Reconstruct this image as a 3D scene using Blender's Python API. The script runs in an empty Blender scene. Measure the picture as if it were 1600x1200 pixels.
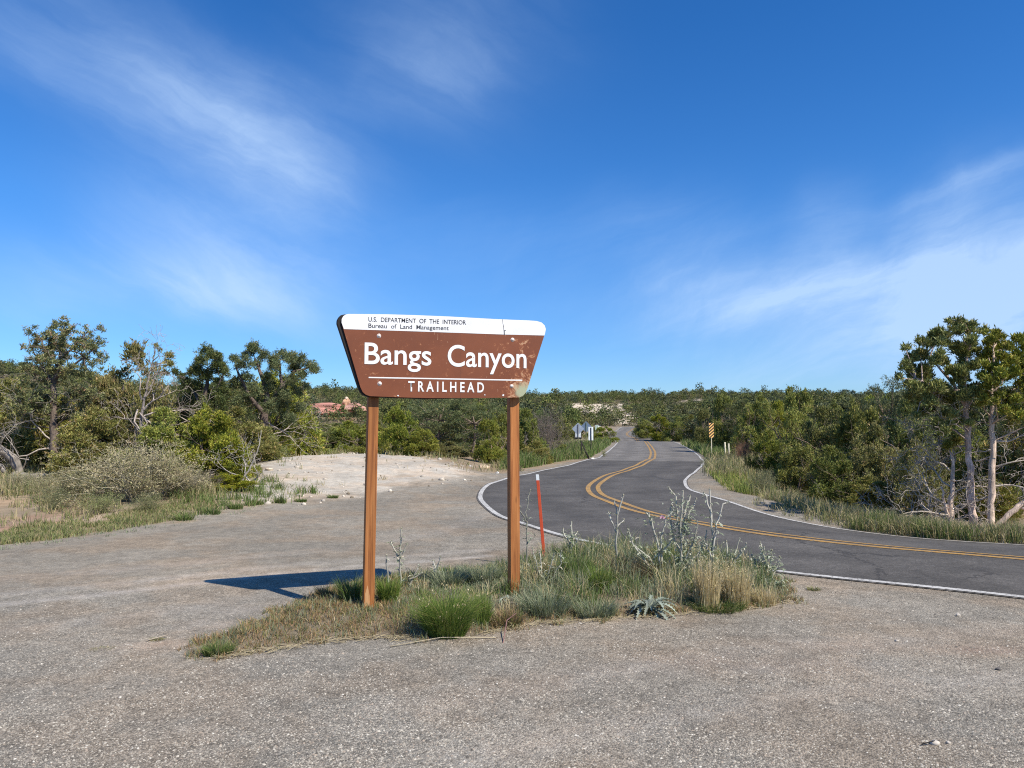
import bpy, math, random
import numpy as np
from mathutils import Vector, Matrix

R = math.radians
rng = np.random.default_rng(7)
random.seed(7)
scene = bpy.context.scene
COL = scene.collection

# ------------------------------------------------------------------ camera
EYE = 1.65
PITCH = R(3.22)
FPX = 1155.6                     # focal length in pixels of the 1600 px wide photograph
cam_d = bpy.data.cameras.new('camera')
cam_d.sensor_width = 36.0
cam_d.lens = 26.0
cam_d.clip_start = 0.05
cam_d.clip_end = 9000
cam = bpy.data.objects.new('camera', cam_d)
COL.objects.link(cam)
cam.location = (0, 0, EYE)
cam.rotation_euler = (R(90) + PITCH, 0, 0)
scene.camera = cam

# ------------------------------------------------------------------ sun, sky, exposure
SUN_EL = R(47.5)
SUN_H = Vector((0.745, -0.667, 0)).normalized()          # horizontal direction towards the sun
to_sun = Vector((SUN_H.x * math.cos(SUN_EL), SUN_H.y * math.cos(SUN_EL), math.sin(SUN_EL)))
sun_d = bpy.data.lights.new('sun', 'SUN')
sun_d.energy = 5.0
sun_d.angle = R(0.53)
sun_d.color = (1.0, 0.925, 0.80)
sun = bpy.data.objects.new('sun', sun_d)
COL.objects.link(sun)
sun.location = (20, -20, 30)
sun.rotation_euler = (-to_sun).to_track_quat('-Z', 'Y').to_euler()

scene.view_settings.view_transform = 'Standard'
scene.view_settings.look = 'None'
scene.view_settings.exposure = 0.28
scene.view_settings.gamma = 1.0
scene.view_settings.use_curve_mapping = False
scene.render.engine = 'CYCLES'
scene.cycles.max_bounces = 5
scene.cycles.transparent_max_bounces = 8
scene.cycles.use_denoising = False
scene.cycles.filter_width = 1.1


class NT:
    """small helper for node trees"""
    def __init__(self, tree):
        self.t = tree
        self.n = tree.nodes
        self.l = tree.links
        self.n.clear()

    def node(self, kind, **kw):
        n = self.n.new(kind)
        for k, v in kw.items():
            setattr(n, k, v)
        return n

    def put(self, sock, v):
        if isinstance(v, bpy.types.NodeSocket):
            self.l.new(v, sock)
        elif v is not None:
            if isinstance(v, (tuple, list)) and len(v) == 3 and sock.type == 'RGBA':
                v = (*v, 1)
            sock.default_value = v

    def math(self, op, a, b=None, c=None, clamp=False):
        n = self.node('ShaderNodeMath', operation=op, use_clamp=clamp)
        for i, v in enumerate((a, b, c)):
            if v is not None:
                self.put(n.inputs[i], v)
        return n.outputs[0]

    def vmath(self, op, a, b=None):
        n = self.node('ShaderNodeVectorMath', operation=op)
        self.put(n.inputs[0], a)
        if b is not None:
            self.put(n.inputs[1], b)
        return n.outputs[0]

    def mix(self, fac, a, b, mode='MIX'):
        n = self.node('ShaderNodeMix', data_type='RGBA', blend_type=mode)
        self.put(n.inputs[0], fac)
        self.put(n.inputs[6], a)
        self.put(n.inputs[7], b)
        return n.outputs[2]

    def noise(self, vec, scale, detail=4, rough=0.55, dist=0.0, color=False):
        n = self.node('ShaderNodeTexNoise')
        if vec is not None:
            self.put(n.inputs['Vector'], vec)
        n.inputs['Scale'].default_value = scale
        n.inputs['Detail'].default_value = detail
        n.inputs['Roughness'].default_value = rough
        n.inputs['Distortion'].default_value = dist
        return n.outputs['Color' if color else 'Fac']

    def voro(self, vec, scale, feature='F1', out='Distance'):
        n = self.node('ShaderNodeTexVoronoi', feature=feature)
        self.put(n.inputs['Vector'], vec)
        n.inputs['Scale'].default_value = scale
        return n.outputs[out]

    def ramp(self, fac, stops):
        n = self.node('ShaderNodeValToRGB')
        e = n.color_ramp.elements
        while len(e) < len(stops):
            e.new(0.5)
        for el, (p, c) in zip(e, stops):
            el.position = p
            el.color = (*c, 1) if isinstance(c, (tuple, list)) else (c, c, c, 1)
        self.put(n.inputs[0], fac)
        return n.outputs[0]

    def maprange(self, v, a, b, c=0.0, d=1.0, smooth=True):
        n = self.node('ShaderNodeMapRange', interpolation_type='SMOOTHSTEP' if smooth else 'LINEAR')
        self.put(n.inputs[0], v)
        for i, x in enumerate((a, b, c, d)):
            n.inputs[i + 1].default_value = x
        return n.outputs[0]

    def attr(self, name, out='Color'):
        n = self.node('ShaderNodeAttribute', attribute_name=name)
        return n.outputs[out]

    def bump(self, h, strength=0.3, dist=0.02):
        n = self.node('ShaderNodeBump')
        n.inputs['Strength'].default_value = strength
        n.inputs['Distance'].default_value = dist
        self.put(n.inputs['Height'], h)
        return n.outputs[0]


# ---- world: physical sky with thin cirrus
world = bpy.data.worlds.new('World')
scene.world = world
world.use_nodes = True
w = NT(world.node_tree)
sky = w.node('ShaderNodeTexSky', sky_type='NISHITA')
sky.sun_disc = False
sky.sun_elevation = SUN_EL
sky.sun_rotation = math.atan2(SUN_H.x, SUN_H.y)
sky.altitude = 1600
sky.air_density = 1.15
sky.dust_density = 0.25
sky.ozone_density = 4.0
tc = w.node('ShaderNodeTexCoord')
dirv = tc.outputs['Generated']
sep = w.node('ShaderNodeSeparateXYZ')
w.put(sep.inputs[0], dirv)
az = w.math('ARCTAN2', sep.outputs[0], sep.outputs[1])
el = w.math('ARCSINE', sep.outputs[2])
cmb = w.node('ShaderNodeCombineXYZ')
w.put(cmb.inputs[0], az)
w.put(cmb.inputs[1], el)
ae = cmb.outputs[0]
wn = w.noise(ae, 4.2, 7, 0.55, 0.0, color=True)
warp = w.vmath('MULTIPLY', w.vmath('SUBTRACT', wn, (0.5, 0.5, 0.5)), (0.12, 0.085, 0.0))
aw = w.vmath('ADD', ae, warp)


def px_azel(px, py):
    a = (px - 800) / FPX
    b = (600 - py) / FPX
    d = Vector((a, math.cos(PITCH) - b * math.sin(PITCH), math.sin(PITCH) + b * math.cos(PITCH))).normalized()
    return math.atan2(d.x, d.y), math.asin(d.z)


def cloud_patch(px, py, sx, sy, rot, amp):
    """soft elliptical bank of cirrus; position given by bearing and height above the horizon"""
    a0, e0 = px_azel(px, py)
    m = w.node('ShaderNodeMapping', vector_type='TEXTURE')
    m.inputs['Location'].default_value = (a0, e0, 0)
    m.inputs['Rotation'].default_value = (0, 0, R(rot))
    m.inputs['Scale'].default_value = (sx / FPX, sy / FPX, 1)
    w.put(m.inputs[0], aw)
    d = w.node('ShaderNodeVectorMath', operation='DOT_PRODUCT')
    w.put(d.inputs[0], m.outputs[0])
    w.put(d.inputs[1], m.outputs[0])
    g = w.math('EXPONENT', w.math('MULTIPLY', d.outputs['Value'], -1.0))
    return w.math('MULTIPLY', g, amp)


# streaky fibres running along two directions
def fibres(rot, sc, stretch):
    m = w.node('ShaderNodeMapping', vector_type='TEXTURE')
    m.inputs['Rotation'].default_value = (0, 0, R(rot))
    m.inputs['Scale'].default_value = (stretch, 1, 1)
    w.put(m.inputs[0], aw)
    return w.noise(m.outputs[0], sc, 7, 0.62, 0.35)


left = [(180, 140, 200, 45, -12, 0.50), (360, 205, 170, 75, -20, 0.55), (400, 300, 130, 100, -25, 0.42), (320, 360, 150, 90, -5, 0.34),
        (330, 445, 220, 50, 3, 0.62), (470, 480, 170, 40, -12, 0.40), (60, 440, 140, 40, -8, 0.30),
        (690, 60, 160, 110, 0, 0.30), (120, 20, 240, 60, -15, 0.22), (640, 130, 180, 50, 5, 0.16)]
right = [(1490, 415, 300, 75, 4, 0.52), (1300, 465, 320, 60, -2, 0.52), (1470, 345, 90, 40, 38, 0.34),
         (1280, 370, 60, 50, 55, 0.32), (1150, 450, 160, 55, -25, 0.22), (1560, 490, 300, 75, 8, 0.52),
         (1530, 280, 110, 13, 12, 0.30), (1350, 580, 330, 40, 2, 0.38), (1010, 330, 90, 40, 0, 0.12),
         (760, 380, 200, 60, 0, 0.10)]


def total(lst):
    s = None
    for c in lst:
        g = cloud_patch(*c)
        s = g if s is None else w.math('ADD', s, g)
    return s


fl = w.math('MULTIPLY', w.maprange(fibres(-22, 13.0, 5.0), 0.28, 0.78, 0.50, 1.25), w.maprange(fibres(-5, 4.5, 2.0), 0.25, 0.7, 0.55, 1.25))
fr = w.math('MULTIPLY', w.maprange(fibres(16, 13.0, 5.0), 0.28, 0.78, 0.45, 1.35), w.maprange(fibres(52, 7.0, 2.6), 0.25, 0.75, 0.6, 1.25))
dens = w.math('ADD', w.math('MULTIPLY', w.math('MULTIPLY', total(left), 0.62), fl), w.math('MULTIPLY', w.math('MULTIPLY', total(right), 0.88), fr))
# the same thin cirrus goes on all round the horizon outside these banks
elsewhere = w.math('MULTIPLY', w.maprange(w.noise(ae, 1.6, 3, 0.5), 0.50, 0.75, 0.0, 0.45), w.maprange(w.math('ABSOLUTE', az), 0.62, 1.0))
dens = w.math('ADD', dens, w.math('MULTIPLY', elsewhere, fl))
dens = w.math('MULTIPLY', dens, w.maprange(el, -0.02, 0.06))
dens = w.math('MINIMUM', w.math('MULTIPLY', dens, 0.92), 0.72)
hs = w.node('ShaderNodeHueSaturation')
hs.inputs['Saturation'].default_value = 1.18
hs.inputs['Value'].default_value = 1.0
w.put(hs.inputs['Color'], sky.outputs[0])
gr_ = w.ramp(w.math('MULTIPLY', w.math('ABSOLUTE', el), 1.6), [(0.0, (0.52, 0.72, 1.0)), (0.22, (0.60, 0.86, 1.15)), (0.42, (0.60, 0.97, 1.28)), (0.8, (0.44, 0.90, 1.24))])
blue = w.mix(1.0, hs.outputs[0], gr_, 'MULTIPLY')
skycol = w.mix(dens, blue, (4.7, 6.3, 8.6))
bg = w.node('ShaderNodeBackground')
w.put(bg.inputs[0], skycol)
bg.inputs[1].default_value = 0.107
wo = w.node('ShaderNodeOutputWorld')
w.l.new(bg.outputs[0], wo.inputs[0])


# ------------------------------------------------------------------ helpers
def ray(px, py):
    a = (px - 800) / FPX
    b = (600 - py) / FPX
    return a, math.cos(PITCH) - b * math.sin(PITCH), math.sin(PITCH) + b * math.cos(PITCH)


def flat(px, py):
    """point on level ground seen at a pixel of the photograph"""
    a, b, c = ray(px, py)
    t = -EYE / c
    return a * t, b * t


def smooth(a, b, x):
    t = np.clip((x - a) / (b - a), 0, 1)
    return t * t * (3 - 2 * t)


def waves(x, y, s, seed, n=7):
    """cheap value noise from crossed sine waves, about -1..1"""
    g = np.random.default_rng(seed)
    out = np.zeros_like(x, dtype=float)
    tot = 0
    for i in range(n):
        a = g.uniform(0, math.tau)
        k = math.tau / s * g.uniform(0.6, 1.9)
        am = g.uniform(0.5, 1)
        out += am * np.sin((x * math.cos(a) + y * math.sin(a)) * k + g.uniform(0, math.tau) + 0.8 * np.sin((x * math.sin(a) - y * math.cos(a)) * k * 0.7))
        tot += am
    return out / tot * 1.6


# centre line of the road in plan
yellow_px = [(1600, 873), (1400, 857), (1230, 839), (1120, 822), (1030, 806), (972, 790), (936, 775), (926, 761), (944, 747), (975, 736), (1003, 726), (1017, 717)]
ctrl = [(42, -6.0), (26, -0.6), (14.5, 4.2), (9.6, 7.1)] + [flat(*p) for p in yellow_px] + \
       [(9.0, 47.5), (12.6, 69), (14.6, 82), (16.2, 97), (18.8, 120), (22.5, 143), (29, 163), (40, 182), (56, 200)]


def catmull(pts, step):
    pts = [np.array(p, float) for p in pts]
    pts = [2 * pts[0] - pts[1]] + pts + [2 * pts[-1] - pts[-2]]
    out = []
    for i in range(1, len(pts) - 2):
        p0, p1, p2, p3 = pts[i - 1:i + 3]
        n = max(2, int(np.linalg.norm(p2 - p1) / step))
        for k in range(n):
            t = k / n
            out.append(0.5 * ((2 * p1) + (-p0 + p2) * t + (2 * p0 - 5 * p1 + 4 * p2 - p3) * t * t + (-p0 + 3 * p1 - 3 * p2 + p3) * t ** 3))
    out.append(pts[-2])
    return np.array(out)


road_c = catmull(ctrl, 0.25)
for _ in range(12):
    road_c[1:-1] = 0.25 * road_c[:-2] + 0.5 * road_c[1:-1] + 0.25 * road_c[2:]
seg = np.linalg.norm(np.diff(road_c, axis=0), axis=1)
arc = np.concatenate([[0], np.cumsum(seg)])
NS = 620
# denser samples near the camera
s_param = arc[-1] * np.linspace(0, 1, NS) ** 1.35
road_c = np.stack([np.interp(s_param, arc, road_c[:, i]) for i in (0, 1)], 1)
tan = np.gradient(road_c, axis=0)
tan /= np.linalg.norm(tan, axis=1)[:, None]
road_n = np.stack([tan[:, 1], -tan[:, 0]], 1)          # to the right of travel (away from camera side first bends)
LANE = 2.8


def road_dist(x, y):
    """signed distance from the centre line; positive on the far/right side"""
    x = np.atleast_1d(np.asarray(x, float)).ravel()
    y = np.atleast_1d(np.asarray(y, float)).ravel()
    out = np.empty(len(x))
    C = road_c[::3]
    Nn = road_n[::3]
    for i in range(0, len(x), 20000):
        dx = x[i:i + 20000, None] - C[None, :, 0]
        dy = y[i:i + 20000, None] - C[None, :, 1]
        d2 = dx * dx + dy * dy
        j = np.argmin(d2, 1)
        k = np.arange(len(j))
        sg = np.sign(dx[k, j] * Nn[j, 0] + dy[k, j] * Nn[j, 1])
        lat = dx[k, j] * Nn[j, 0] + dy[k, j] * Nn[j, 1]
        de = np.sqrt(d2[k, j])
        out[i:i + 20000] = np.where((de < 9) & (j > 0) & (j < len(C) - 1), lat, de * np.where(sg == 0, 1, sg))
    return out


def inpoly(x, y, poly):
    x = np.asarray(x, float)
    y = np.asarray(y, float)
    c = np.zeros(x.shape, bool)
    n = len(poly)
    for i in range(n):
        x0, y0 = poly[i]
        x1, y1 = poly[(i + 1) % n]
        if y0 == y1:
            continue
        hit = ((y0 > y) != (y1 > y)) & (x < (x1 - x0) * (y - y0) / (y1 - y0) + x0)
        c ^= hit
    return c


def poly_sd(x, y, poly):
    """distance to a closed outline, negative inside"""
    x = np.asarray(x, float)
    y = np.asarray(y, float)
    best = np.full(x.shape, 1e9)
    n = len(poly)
    for i in range(n):
        x0, y0 = poly[i]
        x1, y1 = poly[(i + 1) % n]
        dx, dy = x1 - x0, y1 - y0
        t = np.clip(((x - x0) * dx + (y - y0) * dy) / (dx * dx + dy * dy + 1e-9), 0, 1)
        best = np.minimum(best, np.hypot(x - x0 - t * dx, y - y0 - t * dy))
    return np.where(inpoly(x, y, poly), -best, best)


island_px = [(305, 1022), (345, 1028), (420, 1018), (500, 1004), (600, 996), (680, 1000), (760, 990), (840, 975), (960, 966), (1100, 956), (1240, 942), (1228, 908), (1160, 884),
             (1000, 868), (890, 866), (820, 884), (700, 892), (560, 908), (490, 930), (430, 955), (375, 985), (315, 1000)]
island = [flat(*p) for p in island_px]
sand_px = [(392, 748), (455, 722), (570, 722), (640, 730), (750, 747), (705, 757), (600, 770), (520, 779), (440, 790), (380, 792), (345, 780)]
sand = [flat(*p) for p in sand_px]
left_px = [(0, 852), (80, 845), (150, 834), (230, 822), (300, 811), (350, 800), (405, 793), (440, 790), (520, 779), (600, 770), (705, 757), (750, 747), (800, 740), (850, 731), (925, 718)]
left_soil = [(-60, 2.5), (-14, 8.0)] + [flat(*p) for p in left_px] + [(4.3, 40), (5.4, 50), (8.6, 70), (11, 84), (12.2, 97), (15, 120), (18.5, 145), (25, 166), (36, 186), (52, 204), (0, 400), (-300, 300), (-300, 0)]


def H(x, y):
    """ground height"""
    x = np.asarray(x, float)
    y = np.asarray(y, float)
    r = np.hypot(x, y)
    azm = np.arctan2(x, y)
    amp = 16.6 + 10.0 * smooth(-0.42, -0.62, azm) + 2.2 * smooth(-0.12, -0.26, azm) - 1.5 * smooth(0.25, 0.4, azm)
    prof = smooth(115, 455, r)
    h = amp * prof
    fr = smooth(90, 240, r)
    h += fr * (1.6 * waves(x, y, 150, 3) + 0.9 * waves(x, y, 60, 4) + 0.3 * waves(x, y, 19, 5)) * (1 - 0.6 * smooth(330, 470, r))
    h -= 8.0 * smooth(480, 1100, r) * np.ones_like(h)
    # folds of the road
    h -= 0.42 * np.exp(-((r - 90) / 6.5) ** 2)
    h += 0.05 * np.exp(-((r - 34) / 3.0) ** 2) - 0.07 * np.exp(-((r - 39.5) / 3.0) ** 2)
    h += 0.02 * waves(x, y, 6.0, 9) * smooth(3, 8, r)
    # pale bank on the left and the low rise under the brush
    sx, sy = -4.8, 27.0
    g = np.exp(-(((x - sx) / 5.0) ** 2 + ((y - sy) / 7.5) ** 2))
    h += (0.48 + 0.03 * waves(x, y, 2.4, 18) + 0.015 * waves(x, y, 0.9, 19)) * g * smooth(15.5, 20.5, y) * smooth(1.0, -2.5, x)
    h += 0.20 * smooth(11, 17, y) * smooth(-3, -8, x) * smooth(40, 25, y)
    m = (x > 0) & (y > -8) & (y < 34) & (x < 60)
    if m.any():
        rd = road_dist(x[m], y[m])
        h = h.copy()
        h[m] -= 0.068 * np.clip(rd, 0, 2.6) * smooth(16.5, 13, y[m])          # the bend is banked towards its inside
        h[m] -= 0.42 * smooth(3.2, 6.0, rd) * smooth(34, 22, y[m]) * smooth(3.5, 5.0, x[m])
    return h


def Hfull(x, y):
    x = np.asarray(x, float)
    y = np.asarray(y, float)
    h = H(x, y)
    m = (np.hypot(x, y) < 14)
    if m.any():
        sd = poly_sd(x[m], y[m], island) if x.ndim else poly_sd(x, y, island)
        add = 0.075 * smooth(0.0, -0.45, sd) + 0.012 * waves(x[m] if x.ndim else x, y[m] if x.ndim else y, 0.7, 12) * smooth(0.0, -0.3, sd)
        if x.ndim:
            h = h.copy()
            h[m] += add
        else:
            h = h + add
    return h


def gz(x, y):
    return float(Hfull(np.array([x], float), np.array([y], float))[0])


def at(px, py):
    """point on the modelled ground seen at a pixel"""
    a, b, c = ray(px, py)
    if c < 0:
        t = -EYE / c
    else:
        t = 200.0
    t = min(t, 380.0)
    for _ in range(14):
        z = gz(a * t, b * t)
        if c < -1e-4:
            tn = (z - EYE) / c
            t = 0.5 * t + 0.5 * max(0.5, min(tn, 500))
    return a * t, b * t, gz(a * t, b * t)


def at_depth(px, py, D):
    a, b, c = ray(px, py)
    t = D / b
    return a * t, D, EYE + c * t


def set_props(o, label=None, cat=None, group=None, kind=None):
    if label:
        o['label'] = label
    if cat:
        o['category'] = cat
    if group:
        o['group'] = group
    if kind:
        o['kind'] = kind
    return o


def empty(name, loc, label, cat, group=None, rz=0.0):
    o = bpy.data.objects.new(name, None)
    o.empty_display_size = 0.2
    COL.objects.link(o)
    o.location = loc
    o.rotation_euler = (0, 0, rz)
    return set_props(o, label, cat, group)


def mesh_from(name, V, F, C=None, mats=(), fmat=None, smooth_shade=False):
    V = np.asarray(V, np.float32)
    me = bpy.data.meshes.new(name)
    me.vertices.add(len(V))
    me.vertices.foreach_set('co', V.ravel())
    F = np.asarray(F, np.int32)
    k = F.shape[1]
    me.loops.add(F.size)
    me.loops.foreach_set('vertex_index', F.ravel())
    me.polygons.add(len(F))
    me.polygons.foreach_set('loop_start', np.arange(0, F.size, k, dtype=np.int32))
    me.polygons.foreach_set('loop_total', np.full(len(F), k, np.int32))
    if smooth_shade:
        me.polygons.foreach_set('use_smooth', np.ones(len(F), bool))
    for m in mats:
        me.materials.append(m)
    if fmat is not None:
        me.polygons.foreach_set('material_index', np.asarray(fmat, np.int32))
    if C is not None:
        C = np.asarray(C, np.float32)
        if C.shape[1] == 3:
            C = np.concatenate([C, np.ones((len(C), 1), np.float32)], 1)
        ca = me.color_attributes.new('col', 'FLOAT_COLOR', 'POINT')
        ca.data.foreach_set('color', C.ravel())
    me.update(calc_edges=True)
    return me


def link(name, me, parent=None):
    o = bpy.data.objects.new(name, me)
    COL.objects.link(o)
    if parent is not None:
        o.parent = parent
        if name in ('dead_wood', 'twigs', 'leaves', 'stems'):
            o['kind'] = 'stuff'
    return o


class Geo:
    def __init__(self):
        self.V, self.F, self.C, self.n = [], [], [], 0

    def add(self, V, F, C):
        V = np.asarray(V, float)
        C = np.asarray(C, float)
        if C.ndim == 1:
            C = np.tile(C, (len(V), 1))
        self.V.append(V)
        self.F.append(np.asarray(F, int) + self.n)
        self.C.append(C)
        self.n += len(V)
        return self

    def tube(self, pts, rad, sides=5, col=(0.3, 0.25, 0.2), cap=False):
        pts = np.asarray(pts, float)
        n = len(pts)
        rad = np.full(n, rad) if np.isscalar(rad) else np.asarray(rad, float)
        t = np.gradient(pts, axis=0)
        t /= np.linalg.norm(t, axis=1)[:, None] + 1e-9
        up = np.array([0.31, 0.17, 0.93]) if abs(t[0, 2]) < 0.85 else np.array([0.94, 0.3, 0.1])
        a = np.cross(t, up)
        a /= np.linalg.norm(a, axis=1)[:, None] + 1e-9
        b = np.cross(t, a)
        th = np.linspace(0, math.tau, sides, endpoint=False)
        V = pts[:, None, :] + rad[:, None, None] * (a[:, None, :] * np.cos(th)[None, :, None] + b[:, None, :] * np.sin(th)[None, :, None])
        V = V.reshape(-1, 3)
        i = np.arange(n - 1)[:, None] * sides
        j = np.arange(sides)[None, :]
        j2 = (j + 1) % sides
        q = np.stack([i + j, i + j2, i + sides + j2, i + sides + j], -1).reshape(-1, 4)
        F = np.concatenate([q[:, [0, 1, 2]], q[:, [0, 2, 3]]])
        if cap:
            V = np.concatenate([V, pts[-1:], pts[:1]])
            e = (n - 1) * sides
            F = np.concatenate([F, [[e + k, e + (k + 1) % sides, n * sides] for k in range(sides)], [[(k + 1) % sides, k, n * sides + 1] for k in range(sides)]])
        col = np.asarray(col, float)
        if col.ndim == 2:
            C = np.repeat(col, sides, 0)
            if cap:
                C = np.concatenate([C, col[-1:], col[:1]])
        else:
            C = col
        return self.add(V, F, C)

    def arrays(self):
        return np.concatenate(self.V), np.concatenate(self.F), np.concatenate(self.C)

    def mesh(self, name, mat, smooth_shade=False):
        V, F, C = self.arrays()
        return mesh_from(name, V, F, C, (mat,), smooth_shade=smooth_shade)


def box_vf(lo, hi):
    x0, y0, z0 = lo
    x1, y1, z1 = hi
    V = [(x0, y0, z0), (x1, y0, z0), (x1, y1, z0), (x0, y1, z0), (x0, y0, z1), (x1, y0, z1), (x1, y1, z1), (x0, y1, z1)]
    F = [(0, 3, 2, 1), (4, 5, 6, 7), (0, 1, 5, 4), (1, 2, 6, 5), (2, 3, 7, 6), (3, 0, 4, 7)]
    return V, F


def solid(name, V, F, mat, parent=None, bevel=0.0, seg=2):
    me = bpy.data.meshes.new(name)
    me.from_pydata([tuple(v) for v in V], [], [tuple(f) for f in F])
    me.materials.append(mat)
    me.update()
    if bevel > 0:
        import bmesh
        bm = bmesh.new()
        bm.from_mesh(me)
        bmesh.ops.recalc_face_normals(bm, faces=bm.faces[:])
        bmesh.ops.bevel(bm, geom=bm.edges[:], offset=bevel, segments=seg, affect='EDGES', profile=0.5)
        bm.to_mesh(me)
        bm.free()
    return link(name, me, parent)


def prism(outline, y0, y1):
    """closed outline in x,z extruded from y0 to y1"""
    n = len(outline)
    V = [(x, y0, z) for x, z in outline] + [(x, y1, z) for x, z in outline]
    F = [tuple(range(n)), tuple(range(2 * n - 1, n - 1, -1))] + [(i, i + n, (i + 1) % n + n, (i + 1) % n) for i in range(n)]
    return V, F


def unit(v):
    return v / (np.linalg.norm(v, axis=-1, keepdims=True) + 1e-9)


# ------------------------------------------------------------------ materials
def new_mat(name):
    m = bpy.data.materials.new(name)
    m.use_nodes = True
    return m, NT(m.node_tree)


def finish(nt, base, rough=0.8, normal=None, spec=0.3, metallic=0.0, transl=0.0):
    p = nt.node('ShaderNodeBsdfPrincipled')
    nt.put(p.inputs['Base Color'], base)
    nt.put(p.inputs['Roughness'], rough)
    nt.put(p.inputs['Metallic'], metallic)
    p.inputs['Specular IOR Level'].default_value = spec
    if normal is not None:
        nt.put(p.inputs['Normal'], normal)
    out = nt.node('ShaderNodeOutputMaterial')
    sh = p.outputs[0]
    if transl > 0:
        t = nt.node('ShaderNodeBsdfTranslucent')
        nt.put(t.inputs[0], base)
        mx = nt.node('ShaderNodeMixShader')
        mx.inputs[0].default_value = transl
        nt.l.new(p.outputs[0], mx.inputs[1])
        nt.l.new(t.outputs[0], mx.inputs[2])
        sh = mx.outputs[0]
    nt.l.new(sh, out.inputs[0])


def coords(nt, which='Object'):
    return nt.node('ShaderNodeTexCoord').outputs[which]


def pos(nt):
    return nt.node('ShaderNodeNewGeometry').outputs['Position']


# ground: colour zones come from the mesh attribute, grain and relief from noise
M_ground, g = new_mat('ground')
P = pos(g)
c0 = g.attr('col')
gr = g.attr('grain', 'Fac')
v1 = g.node('ShaderNodeTexVoronoi', feature='F1')
g.put(v1.inputs['Vector'], P)
v1.inputs['Scale'].default_value = 95
v2 = g.node('ShaderNodeTexVoronoi', feature='F1')
g.put(v2.inputs['Vector'], P)
v2.inputs['Scale'].default_value = 42
sp1 = g.ramp(g.math('FRACT', g.math('MULTIPLY', v1.outputs['Color'], 1.0)), [(0.0, 0.30), (0.35, 0.66), (0.68, 1.08), (0.88, 1.5), (1.0, 1.9)])
sp2 = g.ramp(v2.outputs['Color'], [(0.0, 0.55), (0.4, 0.85), (0.75, 1.1), (1.0, 1.65)])
speck = g.mix(0.45, sp1, sp2)
edge = g.maprange(v1.outputs['Distance'], 0.25, 0.85, 1.10, 0.62)
speck = g.mix(1.0, speck, edge, 'MULTIPLY')
big = g.maprange(g.noise(P, 0.45, 5, 0.6), 0.3, 0.7, 0.84, 1.14)
mid = g.maprange(g.noise(P, 5.5, 5, 0.65), 0.25, 0.75, 0.80, 1.18)
hue = g.noise(P, 14, 3, 0.6, 0, True)
tint = g.mix(0.35, (1, 1, 1), g.mix(hue, (1.10, 0.98, 0.90), (0.92, 1.0, 1.08)))
warm = g.mix(g.maprange(g.noise(P, 0.8, 4, 0.6), 0.42, 0.62), (0.99, 1.0, 1.02), (1.06, 0.985, 0.93))
c1 = g.mix(1.0, c0, g.mix(gr, (1, 1, 1), speck), 'MULTIPLY')
c1 = g.mix(1.0, c1, big, 'MULTIPLY')
c1 = g.mix(1.0, c1, mid, 'MULTIPLY')
c1 = g.mix(1.0, c1, tint, 'MULTIPLY')
c1 = g.mix(1.0, c1, warm, 'MULTIPLY')
hgt = g.math('ADD', g.math('MULTIPLY', v1.outputs['Distance'], -0.6), g.math('MULTIPLY', g.noise(P, 30, 5, 0.7), 1.0))
finish(g, c1, 0.95, g.bump(hgt, 0.75, 0.010), 0.15)

# asphalt
M_road, g = new_mat('asphalt')
P = pos(g)
sx = g.node('ShaderNodeSeparateXYZ')
g.put(sx.inputs[0], P)
uv = g.attr('col')
sepc = g.node('ShaderNodeSeparateColor')
g.put(sepc.inputs[0], uv)
across = sepc.outputs[0]          # 0 centre .. 1 edge
newer = sepc.outputs[1]           # newer paving near the camera
base = g.mix(newer, (0.172, 0.158, 0.138), (0.098, 0.090, 0.079))
wheel = g.math('MULTIPLY', g.math('SUBTRACT', 1.0, g.math('ABSOLUTE', g.math('SUBTRACT', g.math('FRACT', g.math('MULTIPLY', across, 2.0)), 0.5))), 1.0)
base = g.mix(1.0, base, g.maprange(wheel, 0.5, 1.0, 0.94, 1.10), 'MULTIPLY')
base = g.mix(1.0, base, g.maprange(g.noise(P, 0.7, 5, 0.65), 0.3, 0.7, 0.78, 1.25), 'MULTIPLY')
base = g.mix(1.0, base, g.maprange(g.noise(P, 9, 4, 0.7), 0.25, 0.75, 0.85, 1.16), 'MULTIPLY')
vr = g.node('ShaderNodeTexVoronoi', feature='F1')
g.put(vr.inputs['Vector'], P)
vr.inputs['Scale'].default_value = 80
base = g.mix(1.0, base, g.ramp(vr.outputs['Color'], [(0, 0.6), (0.6, 0.95), (0.88, 1.2), (1, 2.0)]), 'MULTIPLY')
# dark curved skid marks
mp = g.node('ShaderNodeMapping')
g.put(mp.inputs[0], P)
mp.inputs['Location'].default_value = (-8.6, -24.0, 0)
ln = g.node('ShaderNodeVectorMath', operation='LENGTH')
g.put(ln.inputs[0], mp.outputs[0])
ring = g.math('MULTIPLY', g.maprange(g.math('ABSOLUTE', g.math('SUBTRACT', ln.outputs['Value'], 4.0)), 0.04, 0.16, 1.0, 0.0), g.maprange(g.noise(P, 0.5, 2, 0.5), 0.45, 0.6))
base = g.mix(g.math('MULTIPLY', ring, 0.55), base, (0.04, 0.04, 0.04))
cw = g.vmath('ADD', P, g.vmath('MULTIPLY', g.noise(P, 1.3, 5, 0.7, 0, True), (1.2, 1.2, 0)))
ve = g.node('ShaderNodeTexVoronoi', feature='DISTANCE_TO_EDGE')
g.put(ve.inputs['Vector'], cw)
ve.inputs['Scale'].default_value = 0.42
crk = g.math('MULTIPLY', g.maprange(ve.outputs['Distance'], 0.004, 0.012, 1.0, 0.0), g.maprange(g.noise(P, 0.35, 3, 0.5), 0.46, 0.58))
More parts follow.
